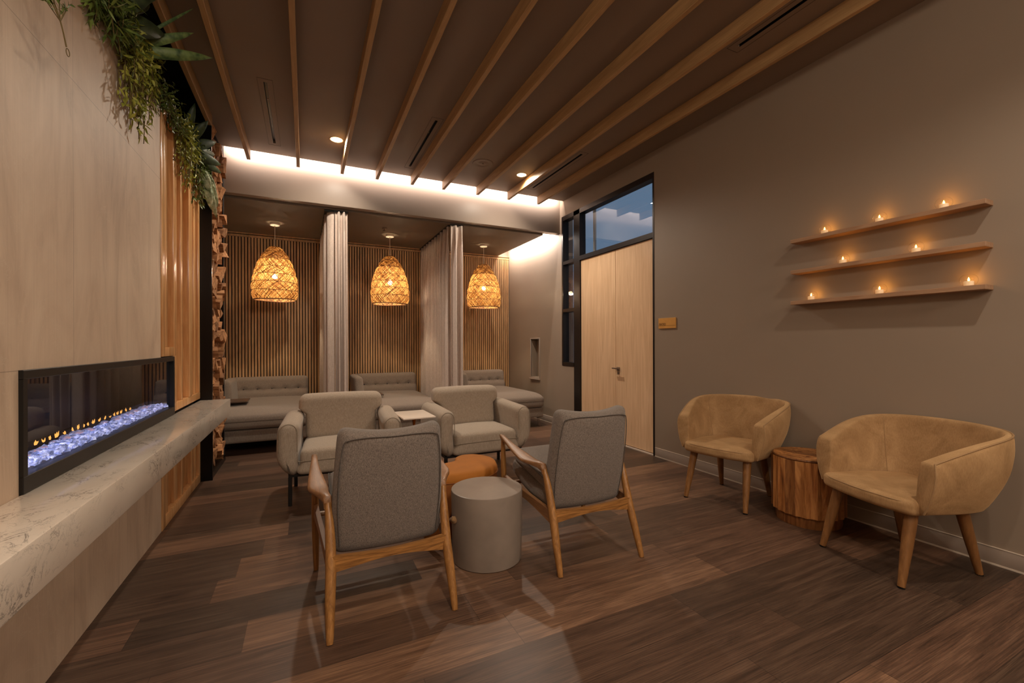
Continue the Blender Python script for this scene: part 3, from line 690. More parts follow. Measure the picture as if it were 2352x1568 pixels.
while z < top_lim:
    hh = r3.uniform(0.075, 0.105)
    y = RY0 + 0.01 + r3.uniform(0, .03)
    while y < RY1 - 0.06:
        w = r3.uniform(0.085, 0.15); w = min(w, RY1 - y)
        # the upper part of the pile pokes forward more
        prot = r3.choice([0.02, 0.035, 0.05, 0.06, 0.07, 0.085, 0.105]) + (0.02 if z > 2.9 else 0)
        ln = 0.25
        if hh * .5 + z < top_lim + .03:
            mm = log_mesh(w * 1.02, hh * 1.25, ln, r3.randint(0, 3))
            o = mm.build('firewood_log', 'log', None, (XL + prot, y + w / 2, z + hh / 2))
            o.rotation_euler = (r3.uniform(-.15, .15), r3.uniform(-.06, .06), r3.uniform(-.12, .12))
            if z + hh < 0.62: lb, g = 'split firewood log stacked in the rack below the quartz ledge', 'firewood logs below the ledge'
            elif z < 2.9: lb, g = 'split firewood log stacked in the tall rack above the quartz ledge', 'firewood logs above the ledge'
            else: lb, g = 'split firewood log at the top of the stack, close to the ceiling', 'firewood logs at the top of the stack'
            tag(o, lb, 'firewood', g)
        y += w * 0.98
    z += hh * 0.97

# ------------------------------------------------------------------ pendants
def pend_r(u):       # u 0 top .. 1 bottom ; radius
    pts = [(0, .062), (.04, .085), (.12, .132), (.25, .185), (.4, .228), (.55, .256), (.7, .272), (.8, .275), (.9, .268), (.97, .252), (1, .246)]
    for (a, ra), (b, rb) in zip(pts, pts[1:]):
        if u <= b: k = (u - a) / (b - a); return ra + (rb - ra) * k
    return pts[-1][1]
PH = 0.725
def pendant(loc, label):
    t = thing('pendant_lamp', label, 'lamp', loc, 0, 'woven pendant lamps')
    m = MB(); m.lathe([(0.001, 0), (0.058, 0), (0.060, -0.004), (0.060, -0.03), (0.055, -0.034), (0.001, -0.034)], 32); m.build('ceiling_canopy', 'offwhite', t)
    zt = -0.33
    m = MB(); m.tube([(0, 0, -0.03), (0, 0, zt - 0.28)], 0.004, 8); m.build('cord', 'offwhite', t)
    r = random.Random(5); m = MB()
    bands = [0, .1, .235, .385, .53, .67, .82, .985]
    def ribbon(path, w, tn):
        vs, fs = [], []
        for i, (a, u, off) in enumerate(path):
            a2, u2, _ = path[min(i + 1, len(path) - 1)]; a1, u1, _ = path[max(i - 1, 0)]
            rr = pend_r(min(max(u, 0), 1)) + off
            da = (a2 - a1) * rr; dz = -(u2 - u1) * PH; ln = math.hypot(da, dz) or 1
            na, nz = -dz / ln, da / ln
            for s_ in (-.5, .5):
                aa = a + s_ * w * na / rr; zz = zt - u * PH + s_ * w * nz
                vs.append((rr * math.cos(aa), rr * math.sin(aa), zz))
        for i in range(len(path) - 1): fs.append((2 * i, 2 * i + 1, 2 * i + 3, 2 * i + 2))
        m.add(vs, fs, False, None, tn)
    for bi in range(len(bands) - 1):
        u0, u1 = bands[bi], bands[bi + 1]; rm = pend_r((u0 + u1) / 2)
        n = int(2 * PI * rm / (0.010 if u0 < .2 else 0.0135 if u0 < .5 else 0.016))
        for dirn in (-1, 1):
            for i in range(n):
                a0 = 2 * PI * (i + r.uniform(-.28, .28)) / n; sl = dirn * (u1 - u0) * PH / rm * (1.15 if bi % 2 else .85) * r.uniform(.9, 1.1)
                st = 7; tn = 0.15 + 0.7 * r.random() if r.random() < .75 else r.random() * .25
                if abs(tn - .5) < .001: tn = .51
                path = [(a0 + sl * q / st, u0 + (u1 - u0) * (q / st), 0.010 * math.sin(PI * q / st) + 0.0025 * dirn * (1 if (q // 2 + i) % 2 else -1)) for q in range(st + 1)]
                ribbon(path, r.uniform(0.0055, 0.0095), tn)
    m.build('shade', 'rattan', t, fixn=False)
    m = MB()
    for u in bands:
        rr = pend_r(u) + 0.003
        m.tube([(rr * math.cos(2 * PI * k / 48), rr * math.sin(2 * PI * k / 48), zt - u * PH + 0.004 * math.sin(2 * 2 * PI * k / 48 + u * 9)) for k in range(48)], 0.0035 if u < .98 else 0.007, 6, closed=True)
    m.build('binding_rings', 'rattandark', t)
    m = MB(); m.lathe([(0.016, zt - 0.28), (0.018, zt - 0.33), (0.014, zt - 0.345), (0.001, zt - 0.345)], 16); o = m.build('lamp_holder', 'offwhite', t)
    m = MB(); m.sphere((0, 0, zt - 0.395), 0.034, 16, 10); m.build('bulb', 'bulb', t)
    return t
pdz = 2.898
pl = [(-0.372, 6.68), (1.152, 6.68), (2.68, 6.70)]
P = pendant((*pl[0], pdz), 'glowing woven rattan pendant lamp over the left daybed, nearest the firewood')
pendants = [P, dup(P, (*pl[1], pdz), 1.1, 'glowing woven rattan pendant lamp between the two curtains'), dup(P, (*pl[2], pdz), 2.2, 'glowing woven rattan pendant lamp over the right-hand daybed')]
for p_ in pendants:
    l = light('pendant_bulb', 'POINT', (0, 0, -0.33 - 0.395), P_PEND, WARM, shadow_soft_size=0.036); l.parent = p_
o = MB(); o.lathe([(0.001, 0), (0.03, 0), (0.03, -0.004), (0.001, -0.004)], 16); o.tube([(0, 0, 0), (0, 0, -0.04)], 0.005, 8); o.lathe([(0.001, -0.035), (0.018, -0.035), (0.018, -0.038), (0.001, -0.038)], 12)
o = o.build('fire_sprinkler', 'chrome', None, (1.02, 6.35, 2.9)); tag(o, 'small metal fire sprinkler head in the alcove ceiling by the middle pendant', 'sprinkler')

# ------------------------------------------------------------------ curtains
def curtain(path, z0, z1, amp, waves, label, flare=0.0, gather=0.0, seed=1, hem=0.02, phase=0.0):
    """path list of (x,y); wavy sheet with folds perpendicular to the path"""
    r = random.Random(seed); P = [Vector((x, y, 0)) for x, y in path]
    segs = [(P[i + 1] - P[i]).length for i in range(len(P) - 1)]; tot = sum(segs)
    def at(s):
        s *= tot
        for i, l_ in enumerate(segs):
            if s <= l_ or i == len(segs) - 1: return P[i] + (P[i + 1] - P[i]) * (s / l_), (P[i + 1] - P[i]).normalized()
            s -= l_
    nu, nv = max(int(waves * 14), 40), 28; vs = []; fs = []
    ph = [r.uniform(-.6, .6) for _ in range(int(waves) + 3)]; am = [r.uniform(.6, 1.25) for _ in range(int(waves) + 3)]
    c = (P[0] + P[-1]) / 2
    for j in range(nv + 1):
        v = j / nv; zz = z1 + (z0 - z1) * v
        for i in range(nu + 1):
            u = i / nu; p, d = at(u); nrm = Vector((-d.y, d.x, 0))
            w = u * waves; k = int(w); f = w - k
            A = amp * (am[k] * (1 - f) + am[k + 1] * f) * (0.55 + 0.45 * sm(v * 6)) * (1 + 0.25 * math.sin(3.1 * v + k))
            off = A * math.sin(2 * PI * w + phase + .5 * ph[k] * sm(v)) + 0.25 * A * math.sin(4 * PI * w + 1 + 2 * v)
            q = p + nrm * off + (p - c) * (flare * sm(v) - gather * (1 - sm(v * 3)))
            vs.append((q.x - c.x, q.y - c.y, zz))
    for j in range(nv):
        for i in range(nu): a = j * (nu + 1) + i; fs.append((a, a + 1, a + nu + 2, a + nu + 1))
    t = thing('curtain', label, 'curtain', (c.x, c.y, 0), 0, 'linen curtains between the daybeds')
    m = MB(); m.add(vs, fs, True); o = m.build('drape', 'curtain', t, fixn=False, sharp=3.2)
    md = o.modifiers.new('thickness', 'SOLIDIFY'); md.thickness = 0.0025
    m = MB(); m.box(min(p.x for p in P) - c.x - .01, min(p.y for p in P) - c.y - .01, z1, max(p.x for p in P) - c.x + .01, max(p.y for p in P) - c.y + .01, z1 + 0.018); m.build('curtain_track', 'black', t)
    return t
curtain([(0.325, 5.745), (0.235, 5.80), (0.222, 7.40)], 0.02, 2.875, 0.035, 9, 'warm grey linen curtain hanging left of the middle daybed, running to the back wall', 0.0, 0.0, 3)
curtain([(0.33, 5.72), (0.475, 5.72)], 0.02, 2.875, 0.045, 2.5, 'narrow gathered linen curtain panel, right half of the left curtain pair', 0.04, 0, 4)
curtain([(1.79, 5.78), (1.80, 7.42)], 0.02, 2.875, 0.045, 10, 'long pleated linen curtain running back between the middle and right daybeds', 0.0, 0, 5)
curtain([(1.80, 5.70), (1.965, 5.70)], 0.02, 2.875, 0.035, 2.0, 'narrow gathered linen curtain panel at the front of the long pleated one', 0.05, 0, 6)

# ------------------------------------------------------------------ daybeds
def daybed(loc, label):
    t = thing('daybed', label, 'daybed', loc, 0, 'taupe upholstered daybeds'); W = 0.5; D = 1.55
    # local: x centre 0, y 0 = front, D = back
    m = MB(); m.soft(W - .005, D / 2 - .01, 0.075, 0.02, None, 10, Matrix.Translation((0, D / 2 + .02, 0.215))); m.build('base', 'sofa', t)
    def wp(p):
        q = Vector(p); a = 1 - (p.x / W) ** 2; b = 1 - (p.y / (D / 2)) ** 4
        if p.z > 0: q.z += 0.03 * max(a, 0) ** .6 * max(b, 0)
        q.z -= 0.03 * sm((-p.y - D * .38) / .2) * (1 if p.z > 0 else 0)
        return q
    m = MB(); m.soft(W, D / 2, 0.10, 0.05, wp, 18, Matrix.Translation((0, D / 2, 0.39))); m.build('seat_cushion', 'sofa', t)
    btn = [(-0.15, .62), (0.03, .62), (0.2, .62), (0.37, .62), (-0.32, .62)]
    def wb(p):
        q = Vector(p); zz = p.z + 0.58
        if p.y < 0:
            for bx_, bz in btn:
                q.y += 0.024 * math.exp(-((p.x - bx_) ** 2 + (zz - bz) ** 2) / 0.0011)
            q.y += 0.010 * math.exp(-((zz - .605) ** 2) / 0.00012)
            q.y -= 0.018 * sm((.6 - zz) / .06) * (1 if zz < .6 else 0)
        q.y += (zz - 0.44) * 0.22
        return q
    m = MB(); m.soft(W, 0.075, 0.205, 0.055, wb, 40, Matrix.Translation((0, D - 0.07, 0.58))); bk = m.build('backrest', 'sofa', t)
    for bx_, bz in btn:
        m = MB(); m.sphere((0, 0, 0), 0.011, 10, 6); m.build('button', 'greypipe', bk, (bx_, D - 0.07 - 0.075 + 0.022 + (bz - .44) * .22, bz))
    def wa(p):
        q = Vector(p); zz = p.z + 0.55; q.x -= (zz - .4) * 0.10; q.y += sm((zz - .45) / .3) * 0.06 * (1 if p.y < 0 else 0); return q
    m = MB(); m.soft(0.065, 0.36, 0.225, 0.05, wa, 14, Matrix.Translation((-W + 0.065, D - 0.36, 0.56))); m.build('armrest', 'sofa', t)
    for x in (-W + .06, W - .06):
        for y in (0.05, D - .1):
            m = MB(); m.tube([(x - .02, y, 0.14), (x, y, 0.006), (x, y + .05, 0.006), (x - .02, y + .05, .14)], 0.005, 6); m.box(x - .035, y - .02, 0.135, x + .015, y + .07, 0.142); m.build('leg', 'chrome', t)
    return t
D0 = daybed((-0.47, 5.665, 0), 'taupe daybed with buttoned back behind the end of the quartz ledge')
D0b = dup(D0, (1.15, 5.665, 0), 0, 'taupe daybed with buttoned back between the two curtains')
D0c = dup(D0, (2.75, 5.665, 0), 0, 'taupe daybed with buttoned back by the wall niche, thin metal legs showing')
def tray(loc, label):
    t = thing('tray_table', label, 'side table', loc, 0, 'slide-under tray tables at the daybeds')
    m = MB(); m.box(0, -0.18, 0.548, 0.36, 0.18, 0.562, 0.004, seg=1); m.build('top', 'traytop', t)
    m = MB(); m.tube([(0.012, -0.1, 0.545), (0.012, -.1, 0.012)], 0.008, 8); m.tube([(0.012, 0.1, 0.545), (0.012, .1, 0.012)], 0.008, 8); m.build('post', 'black', t)
    m = MB(); m.box(0, -0.14, 0.0, 0.34, 0.14, 0.01, 0.002, seg=1); m.build('foot_plate', 'black', t)
    return t
T0 = tray((-1.005, 6.30, 0), 'dark wooden tray table reaching over the left daybed')
dup(T0, (0.612, 6.30, 0), 0, 'dark wooden tray table reaching over the middle daybed')

# ------------------------------------------------------------------ oatmeal armchairs
def armchair(loc, rz, label):
    t = thing('armchair', label, 'armchair', loc, rz, 'oatmeal upholstered armchairs')
    def ws(p):
        q = Vector(p)
        if p.z > 0: q.z += 0.022 * max(0, 1 - (p.x / .31) ** 2) * max(0, 1 - (p.y / .3) ** 2)
        if p.y < 0: q.y -= 0.012 * max(0, 1 - (p.x / .33) ** 2)
        low = sm((-p.z) / 0.08); q.x += math.copysign(0.03 * low, p.x) * (abs(p.x) / .3) * (1 if p.y < -0.15 else .3)
        return q
    m = MB(); m.soft(0.305, 0.28, 0.098, 0.045, ws, 18, Matrix.Translation((0, 0.265, 0.343))); st = m.build('seat', 'beige', t)
    m = MB(); m.tube(crom([(-.315, .02, .352), (-.30, -.020, .355), (-.2, -.027, .358), (0, -.03, .36), (.2, -.027, .358), (.30, -.020, .355), (.315, .02, .352)], 6), 0.003, 6); m.build('seam', 'beigepipe', st)
    def wb(p):
        q = Vector(p); zz = p.z + 0.61
        k = sm((0.69 - zz) / 0.06)             # narrower between the arms
        q.x *= 1 - 0.16 * k
        q.y += (zz - 0.42) * 0.16 + 0.014 * max(0, 1 - (p.x / .35) ** 2) * (-1 if p.y < 0 else 0)
        q.z += 0.008 * max(0, 1 - (p.x / .35) ** 2) * (1 if p.z > 0 else 0)
        return q
    m = MB(); m.soft(0.352, 0.088, 0.195, 0.062, wb, 22, Matrix.Translation((0, 0.535, 0.61))); bk = m.build('backrest', 'beige', t)
    for s in (-1, 1):
        def wa(p, s=s):
            q = Vector(p); zz = p.z + 0.452; u = (zz - 0.245) / 0.415
            out = p.x * s > 0
            if out: q.x += s * (-0.045 * (1 - sm(u / .38)) ) 
            else: q.x += s * (0.012 * math.sin(PI * min(max(u, 0), 1)))
            q.x += s * 0.012 * math.sin(PI * min(max(u, 0), 1))
            if p.y < 0: q.y += 0.03 * (1 - sm(u / .25))
            q.z += 0.012 * (p.y / .31)
            return q
        m = MB(); m.soft(0.08, 0.325, 0.207, 0.066, wa, 18, Matrix.Translation((s * 0.378, 0.315, 0.452))); ar = m.build('armrest', 'beige', t)
        # front face seam (arch)
        pts = []
        for k in range(25):
            a = PI * k / 24; pts.append((s * 0.385 + 0.062 * math.cos(a) , -0.004 + .006 * math.sin(a), 0.575 + 0.066 * math.sin(a)))
        if s > 0: lo, hi = (s * .385 + .062 - .022, .012, .30), (s * .385 - .062, -.008, .42)
        else: hi, lo = (s * .385 + .062, -.008, .42), (s * .385 - .062 + .022, .012, .30)
        first = (lo if s > 0 else hi); last = (hi if s > 0 else lo)
        pts = [(pts[0][0], -.008, .43), (pts[0][0], -.008, .5)] + pts + [(pts[-1][0], -.008, .5), (pts[-1][0], -.008, .43)]
        m = MB(); m.tube(crom(pts, 2), 0.0028, 6); m.build('seam', 'beigepipe', ar)
    m = MB()
    for a, b in (((-.39, .06), (.39, .085)), ((-.39, .56), (.39, .585)), ((-.39, .085), (-.365, .56)), ((.365, .085), (.39, .56))): m.box(a[0], a[1], 0.222, b[0], b[1], 0.247)
    m.build('base_frame', 'black', t)
    for x in (-.378, .378):
        for y in (.072, .572):
            m = MB(); m.box(x - .0135, y - .0135, 0.0, x + .0135, y + .0135, 0.222, 0.002, seg=1); m.build('leg', 'black', t)
    return t
armA = armchair((0.262, 3.675, 0), math.radians(-3.5), 'oatmeal armchair on black metal legs, nearer the fireplace')
dup(armA, (1.515, 3.705, 0), math.radians(1.5), 'oatmeal armchair on black metal legs behind the rust pouf, nearer the doors')

# white topped side table between them
t = thing('side_table', 'small white-topped side table on a brass stem between the oatmeal armchairs', 'side table', (0.865, 3.835, 0), math.radians(1))
m = MB(); m.box(-.14, -.21, 0.617, .14, .21, 0.632, 0.006, seg=2); m.build('top', 'white', t)
m = MB(); m.tube([(0, 0, 0.617), (0, 0, .60), (0, 0, 0.54), (0, 0, 0.012)], [.018, .018, .0115, .0115], 14); m.build('stem', 'brass', t)
m = MB(); m.lathe([(0.001, 0), (.11, 0), (.11, .008), (.02, .014), (.001, .014)], 28); m.build('base', 'brass', t)

# ------------------------------------------------------------------ pouf
t = thing('pouf', 'rust velvet lobed pouf in front of the right oatmeal armchair', 'pouf', (0.97, 2.87, 0))
OUT = [(.965, 2.985), (1.00, 3.075), (1.08, 3.13), (1.18, 3.105), (1.245, 3.02), (1.25, 2.90), (1.20, 2.77), (1.08, 2.675), (.94, 2.65), (.80, 2.665), (.705, 2.74), (.69, 2.84), (.755, 2.92), (.87, 2.945), (.965, 2.985), (1.00, 3.075), (1.08, 3.13)]
_c = crom([(x - .97, y - 2.87, 0) for x, y in OUT], 6)[12 - 12:84]
def lobes(k, z): return [Vector((p.x * k, p.y * k, z)) for p in _c]
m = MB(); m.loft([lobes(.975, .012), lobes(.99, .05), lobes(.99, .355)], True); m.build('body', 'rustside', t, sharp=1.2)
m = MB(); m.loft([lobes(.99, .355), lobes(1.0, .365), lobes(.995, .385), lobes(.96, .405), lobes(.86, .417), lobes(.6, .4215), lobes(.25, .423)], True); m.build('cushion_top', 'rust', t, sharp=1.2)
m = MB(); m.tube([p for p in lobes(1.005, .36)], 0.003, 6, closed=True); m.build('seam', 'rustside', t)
m = MB(); m.loft([lobes(.88, 0), lobes(.88, .014)], True); m.build('foot_plinth', 'black', t)

# ------------------------------------------------------------------ concrete stool
t = thing('concrete_stool', 'round grey concrete drum stool between the two grey lounge chairs', 'stool', (0.963, 2.37, 0))
m = MB(); m.lathe([(0.001, 0), (.19, 0), (.2025, .004), (.2035, .03), (.209, .399), (.2075, .403), (.2045, .4045), (.001, .4045)], 72); m.build('body', 'concrete', t, sharp=0.4)
m = MB(); a = math.radians(188); cx_, cy_ = .214 * math.cos(a), .214 * math.sin(a)
m.sphere((cx_, cy_, .258), 0.021, 12, 8, .9); m.sphere((cx_ - .008, cy_ - .015, .268), 0.014, 10, 8); m.tube([(cx_ + .01, cy_, .27), (cx_ - .012, cy_ - .01, .278), (cx_ - .02, cy_ + .008, .262), (cx_ + .002, cy_ + .012, .25)], .008, 8)
m.build('rope_knot', 'rope', t)

# ------------------------------------------------------------------ grey lounge chairs
def lounge(loc, rz, label):
    t = thing('lounge_chair', label, 'chair', loc, rz, 'grey lounge chairs with oak frames')
    for s in (-1, 1):
        # rear leg up to the elbow
        pts = crom([(s * .272, 0.0, 0.0), (s * .268, .05, .14), (s * .262, .10, .285), (s * .264, .15, .43), (s * .270, .188, .528)], 5)
        n = len(pts); rad = [0.0135 + 0.0095 * math.sin(PI * min(1, i / (n - 1) * 1.05)) ** .8 for i in range(n)]
        m = MB(); m.tube(pts, rad, 14)
        m.build('rear_leg', 'oak', t)
        pts = crom([(s * .310, .683, 0.0), (s * .312, .69, .2), (s * .314, .695, .40), (s * .316, .700, .600)], 5); n = len(pts)
        m = MB(); m.tube(pts, [0.0125 + 0.007 * math.sin(PI * i / (n - 1)) for i in range(n)], 14); m.build('front_leg', 'oak', t)
        # sculpted arm : sections (centre, halfwidth, halfthick)
        secs = [((s * .317, .735, .622), .010, .008), ((s * .317, .715, .617), .015, .013), ((s * .317, .66, .607), .017, .012), ((s * .317, .55, .588), .026, .0105), ((s * .314, .44, .570), .037, .0105),
                ((s * .309, .35, .556), .045, .011), ((s * .303, .318, .551), .042, .012), ((s * .291, .27, .548), .028, .014), ((s * .279, .225, .545), .020, .018), ((s * .271, .196, .536), .019, .022), ((s * .270, .184, .515), .017, .018)]
        rings = []
        for (c, w, hh) in secs:
            ring = []
            for k in range(16):
                a = 2 * PI * k / 16; ca, sa = math.cos(a), math.sin(a)
                ring.append(Vector((c[0] + w * math.copysign(abs(ca) ** .42, ca), c[1], c[2] + hh * math.copysign(abs(sa) ** .55, sa))))
            rings.append(ring)
        m = MB(); m.loft(rings); m.build('armrest', 'oaky', t, sharp=0.9)
        # side rail, bowed
        m = MB(); rings = []
        for k in range(13):
            u = k / 12; y = .105 + u * .585; x = s * (.268 + .044 * u); zc_ = .285 + .045 * u - 0.0 ; hh = .036 - .014 * math.sin(PI * u)
            zc_ += 0.012 * math.sin(PI * u)
            rings.append([Vector((x + dx, y, zc_ + dz)) for dx, dz in ((-.011, -hh), (.011, -hh), (.011, hh), (-.011, hh))])
        m.loft(rings, smooth=False); m.build('side_rail', 'oaky', t)
    # back rail: straight top dipping slightly, arched underside
    m = MB(); rings = []
    for k in range(21):
        u = k / 20; x = -.262 + .524 * u; w = math.sin(PI * u)
        top = .322 - .010 * w; bot = .250 + .030 * w ** 1.2; y = .100 - .012 * w
        rings.append([Vector((x, y - .011, bot)), Vector((x, y + .011, bot)), Vector((x, y + .011, top)), Vector((x, y - .011, top))])
    m.loft(rings, smooth=False); m.build('back_rail', 'oakx', t)
    m = MB(); m.tube([(-.30, .66, .315), (0, .665, .31), (.30, .66, .315)], .014, 8); m.build('front_rail', 'oak', t)
    # upholstered back shell
    def wb(p):
        q = Vector(p); zz = p.z + .575; u = (zz - .28) / .58
        q.x *= 1.0 - 0.09 * u ** 1.5 + 0.03 * math.sin(PI * u)
        q.y += .150 - .155 * u + .04 * u * u
        q.y += 0.03 * (p.x / .25) ** 2
        q.z += 0.018 * (p.x / .25) ** 2 * sm((u - .6) / .4) - 0.010 * (1 - (p.x / .25) ** 2) * sm((u - .6) / .4)
        if p.y > 0: q.y += 0.014 * math.sin(PI * u) * (1 - (p.x / .25) ** 2)
        return q
    m = MB(); m.soft(.252, .055, .292, .045, wb, 24, Matrix.Translation((0, .055, .575))); bk = m.build('backrest', 'grey', t)
    # double seam line round the back face
    path = []
    for (x, z) in [(-.222, .33), (-.232, .50), (-.228, .68), (-.214, .80), (-.190, .828), (-.10, .836), (0, .834), (.10, .836), (.190, .828), (.214, .80), (.228, .68), (.232, .50), (.222, .33)]:
        u = (z - .28) / .58; y = .0 - .0 + .055 - .055 + .150 - .155 * u + .04 * u * u + 0.03 * (x / .25) ** 2 - .0015
        path.append((x, y + (0.0015 if abs(x) > .2 or z > .82 else 0), z))
    m = MB(); m.tube(crom(path, 5), .0028, 6); m.build('piping', 'greypipe', bk)
    # seat base bolster and loose cushion
    def w1(p):
        q = Vector(p); u = (p.y + .27) / .54; q.z += .012 + .075 * u * u - .02 * math.sin(PI * u); q.x *= 1 - .0 * u
        return q
    m = MB(); m.soft(.262, .27, .052, .050, w1, 18, Matrix.Translation((0, .435, .345))); m.build('seat_base', 'grey', t)
    def w2(p):
        q = Vector(p); u = (p.y + .26) / .52; q.z += .075 * u + (.02 * (1 - (p.x / .25) ** 2) * (1 - (2 * u - 1) ** 2) if p.z > 0 else 0)
        return q
    m = MB(); m.soft(.245, .245, .045, .03, w2, 18, Matrix.Translation((0, .435, .425))); cu = m.build('seat_cushion', 'grey', t)
    pth = []
    for s_ in (1, -1):
        pass
    for (x, y) in [(-.246, .22), (-.246, .45), (-.244, .66), (-.22, .681), (0, .683), (.22, .681), (.244, .66), (.246, .45), (.246, .22)]:
        u = (y - .435 + .26) / .52; pth.append((x, y, .425 + .075 * u + .026))
    m = MB(); m.tube(crom(pth, 4), .004, 6); m.build('piping', 'greypipe', cu)
    return t
lc = lounge((0.359, 1.954, 0), 0, 'grey tweed lounge chair with oak arms, nearest the fireplace, back to the viewer')
dup(lc, (1.4995, 1.9685, 0), math.radians(-2.03), 'grey tweed lounge chair with oak arms right of the concrete stool, back to the viewer')

# ------------------------------------------------------------------ barrel chairs
def barrel(loc, rz, label):
    t = thing('barrel_chair', label, 'chair', loc, rz, 'camel velvet barrel chairs')
    plan = crom([(.335, .185, 0), (.352, .08, 0), (.362, -.05, 0), (.352, -.18, 0), (.312, -.275, 0), (.232, -.342, 0), (.122, -.378, 0), (0, -.388, 0),
                 (-.122, -.378, 0), (-.232, -.342, 0), (-.312, -.275, 0), (-.352, -.18, 0), (-.362, -.05, 0), (-.352, .08, 0), (-.335, .185, 0)], 5)
    n = len(plan); rings = []; pipe = []; 
    for i, p in enumerate(plan):
        d = (plan[min(i + 1, n - 1)] - plan[max(i - 1, 0)]).normalized(); nin = Vector((-d.y, d.x, 0))
        if nin.dot(Vector((0, -.05, 0)) - p) < 0: nin = -nin
        k = sm((.185 - p.y) / .55)                       # 0 at the arm front, 1 at the back
        lin = max(0, min(1, (.185 - p.y) / .50))
        top = .652 + .130 * math.sin(PI / 2 * lin * .96) + .012 * max(0, 1 - (p.x / .36) ** 2) * sm((-p.y - .15) / .2)
        bot = .385 - .015 * k
        th = .078 - .040 * sm(lin * 1.0)
        lean = .035 * k
        ring = []
        Hh = top - bot
        #  offset inward (from outer line) , height
        prof = [(.075 + .05 * k, 0), (.045 + .035 * k, .02), (.020 + .015 * k, .25), (.004, .5), (-.004, .75), (.002, .93), (.010, .985), (.022, 1.0), (th * .75, 1.0), (th * .95, .985), (th + .004, .93), (th + .012, .7), (th + .014 + .02 * k, .4), (th + .015 + .04 * k, .12), (th + .012 + .05 * k, 0)]
        dense = [(q_.x, q_.y) for q_ in crom([(a_, b_, 0) for a_, b_ in prof], 3)]
        for o_, u in dense:
            f_ = 0.0
            fy = .022 * (1 - u) * (1 - sm(lin * 6))      # arm front slopes forward at the bottom
            q = p + nin * (o_ - lean * u) + Vector((0, fy, bot + Hh * u)); ring.append(q)
        rings.append(ring); pipe.append(ring[18] + Vector((0, 0, .002)) - nin * .002)
    def capring(rg, k_, dy):
        c_ = sum(rg, Vector()) / len(rg)
        return [c_ + (p_ - c_) * k_ + Vector((0, dy, 0)) for p_ in rg]
    full_r = [capring(rings[0], .80, .008), capring(rings[0], .93, .006)] + rings + [capring(rings[-1], .93, .006), capring(rings[-1], .80, .008)]
    m = MB(); m.loft(full_r); sh = m.build('shell', 'velvet', t, sharp=0.75)
    r0, r1 = rings[0], rings[-1]
    full = [r0[j] + Vector((0, .003, 0)) for j in (3, 6, 9, 12, 15)] + pipe + [r1[j] + Vector((0, .003, 0)) for j in (15, 12, 9, 6, 3)]
    m = MB(); m.tube(full, .0042, 6); m.build('piping', 'velvetpipe', sh)
    # vertical seams inside
    for i in (20, n - 21):
        m = MB(); m.tube([rings[i][j] + (Vector((0, -.1, 0)) - rings[i][j]).normalized() * .001 for j in (24, 27, 30, 33, 36, 39)], .002, 5); m.build('seam', 'velvetpipe', sh)
    # seat
    def ws(p):
        q = Vector(p)
        if p.y > 0: q.y += .045 * (1 - (p.x / .27) ** 2) * (p.y / .26)
        if p.y < 0: q.x *= 1 - .22 * (-p.y / .26) ** 2
        if p.z > 0: q.z += .018 * (1 - (p.x / .27) ** 2) * (1 - (p.y / .28) ** 2)
        q.z += .006 * (p.y / .26)
        return q
    m = MB(); m.soft(.268, .265, .040, .030, ws, 20, Matrix.Translation((0, -.035, .402))); se = m.build('seat', 'velvet', t)
    m = MB(); m.tube(crom([(-.262, .12, .433), (-.255, .205, .434), (-.20, .245, .435), (-.1, .265, .436), (0, .272, .436), (.1, .265, .436), (.20, .245, .435), (.255, .205, .434), (.262, .12, .433)], 5), .003, 6); m.build('piping', 'velvetpipe', se)
    m = MB(); m.soft(.22, .22, .02, .015, None, 6, Matrix.Translation((0, -.05, .372))); m.build('seat_base', 'velvet', t)
    for sx in (-1, 1):
        for (tx, ty, bx_, by_) in ((.205, .165, .23, .262), (.17, -.19, .195, -.28)):
            m = MB(); m.tube([(sx * tx, ty, .375), (sx * (tx * .5 + bx_ * .5), (ty + by_) / 2, .19), (sx * bx_, by_, .006)], [.030, .0255, .0165], 16); lg = m.build('leg', 'walnut', t)
            m = MB(); m.lathe([(.001, 0), (.0165, 0), (.0168, .006), (.001, .006)], 14, (sx * bx_, by_)); m.build('glide', 'black', lg)
    return t
bc = barrel((3.095, 2.404, 0), math.radians(103.6), 'camel velvet barrel chair nearer the doors, left of the wooden drum table')
dup(bc, (3.05, 1.283, 0), math.radians(73.7), 'camel velvet barrel chair nearer the viewer, right of the wooden drum table')

# ------------------------------------------------------------------ wooden drum table
t = thing('drum_side_table', 'fluted reclaimed wood drum table between the velvet barrel chairs', 'side table', (3.208, 1.864, 0), 0.2)
m = MB(); NF = 22; r = random.Random(9)
for k in range(NF):
    a0 = 2 * PI * k / NF; a1 = 2 * PI * (k + 1) / NF; tn = r.random()
    def ringz(z): 
        out = []
        for j in range(6):
            a = a0 + (a1 - a0) * j / 5; rr = .2225 - .011 * math.sin(PI * j / 5)
            out.append(Vector((rr * math.cos(a), rr * math.sin(a), z)))
        for j in (5, 0):
            a = a0 + (a1 - a0) * j / 5; out.append(Vector((.19 * math.cos(a), .19 * math.sin(a), z)))
        return out
    m.loft([ringz(.075), ringz(.25), ringz(.448)], True, False, None, True, tn)
m.build('fluted_side', 'stump', t, sharp=0.45)
m = MB(); m.lathe([(.001, 0), (.196, 0), (.198, .01), (.198, .08), (.001, .08)], 48); m.build('plinth', 'stump', t, sharp=.6)
m = MB(); 
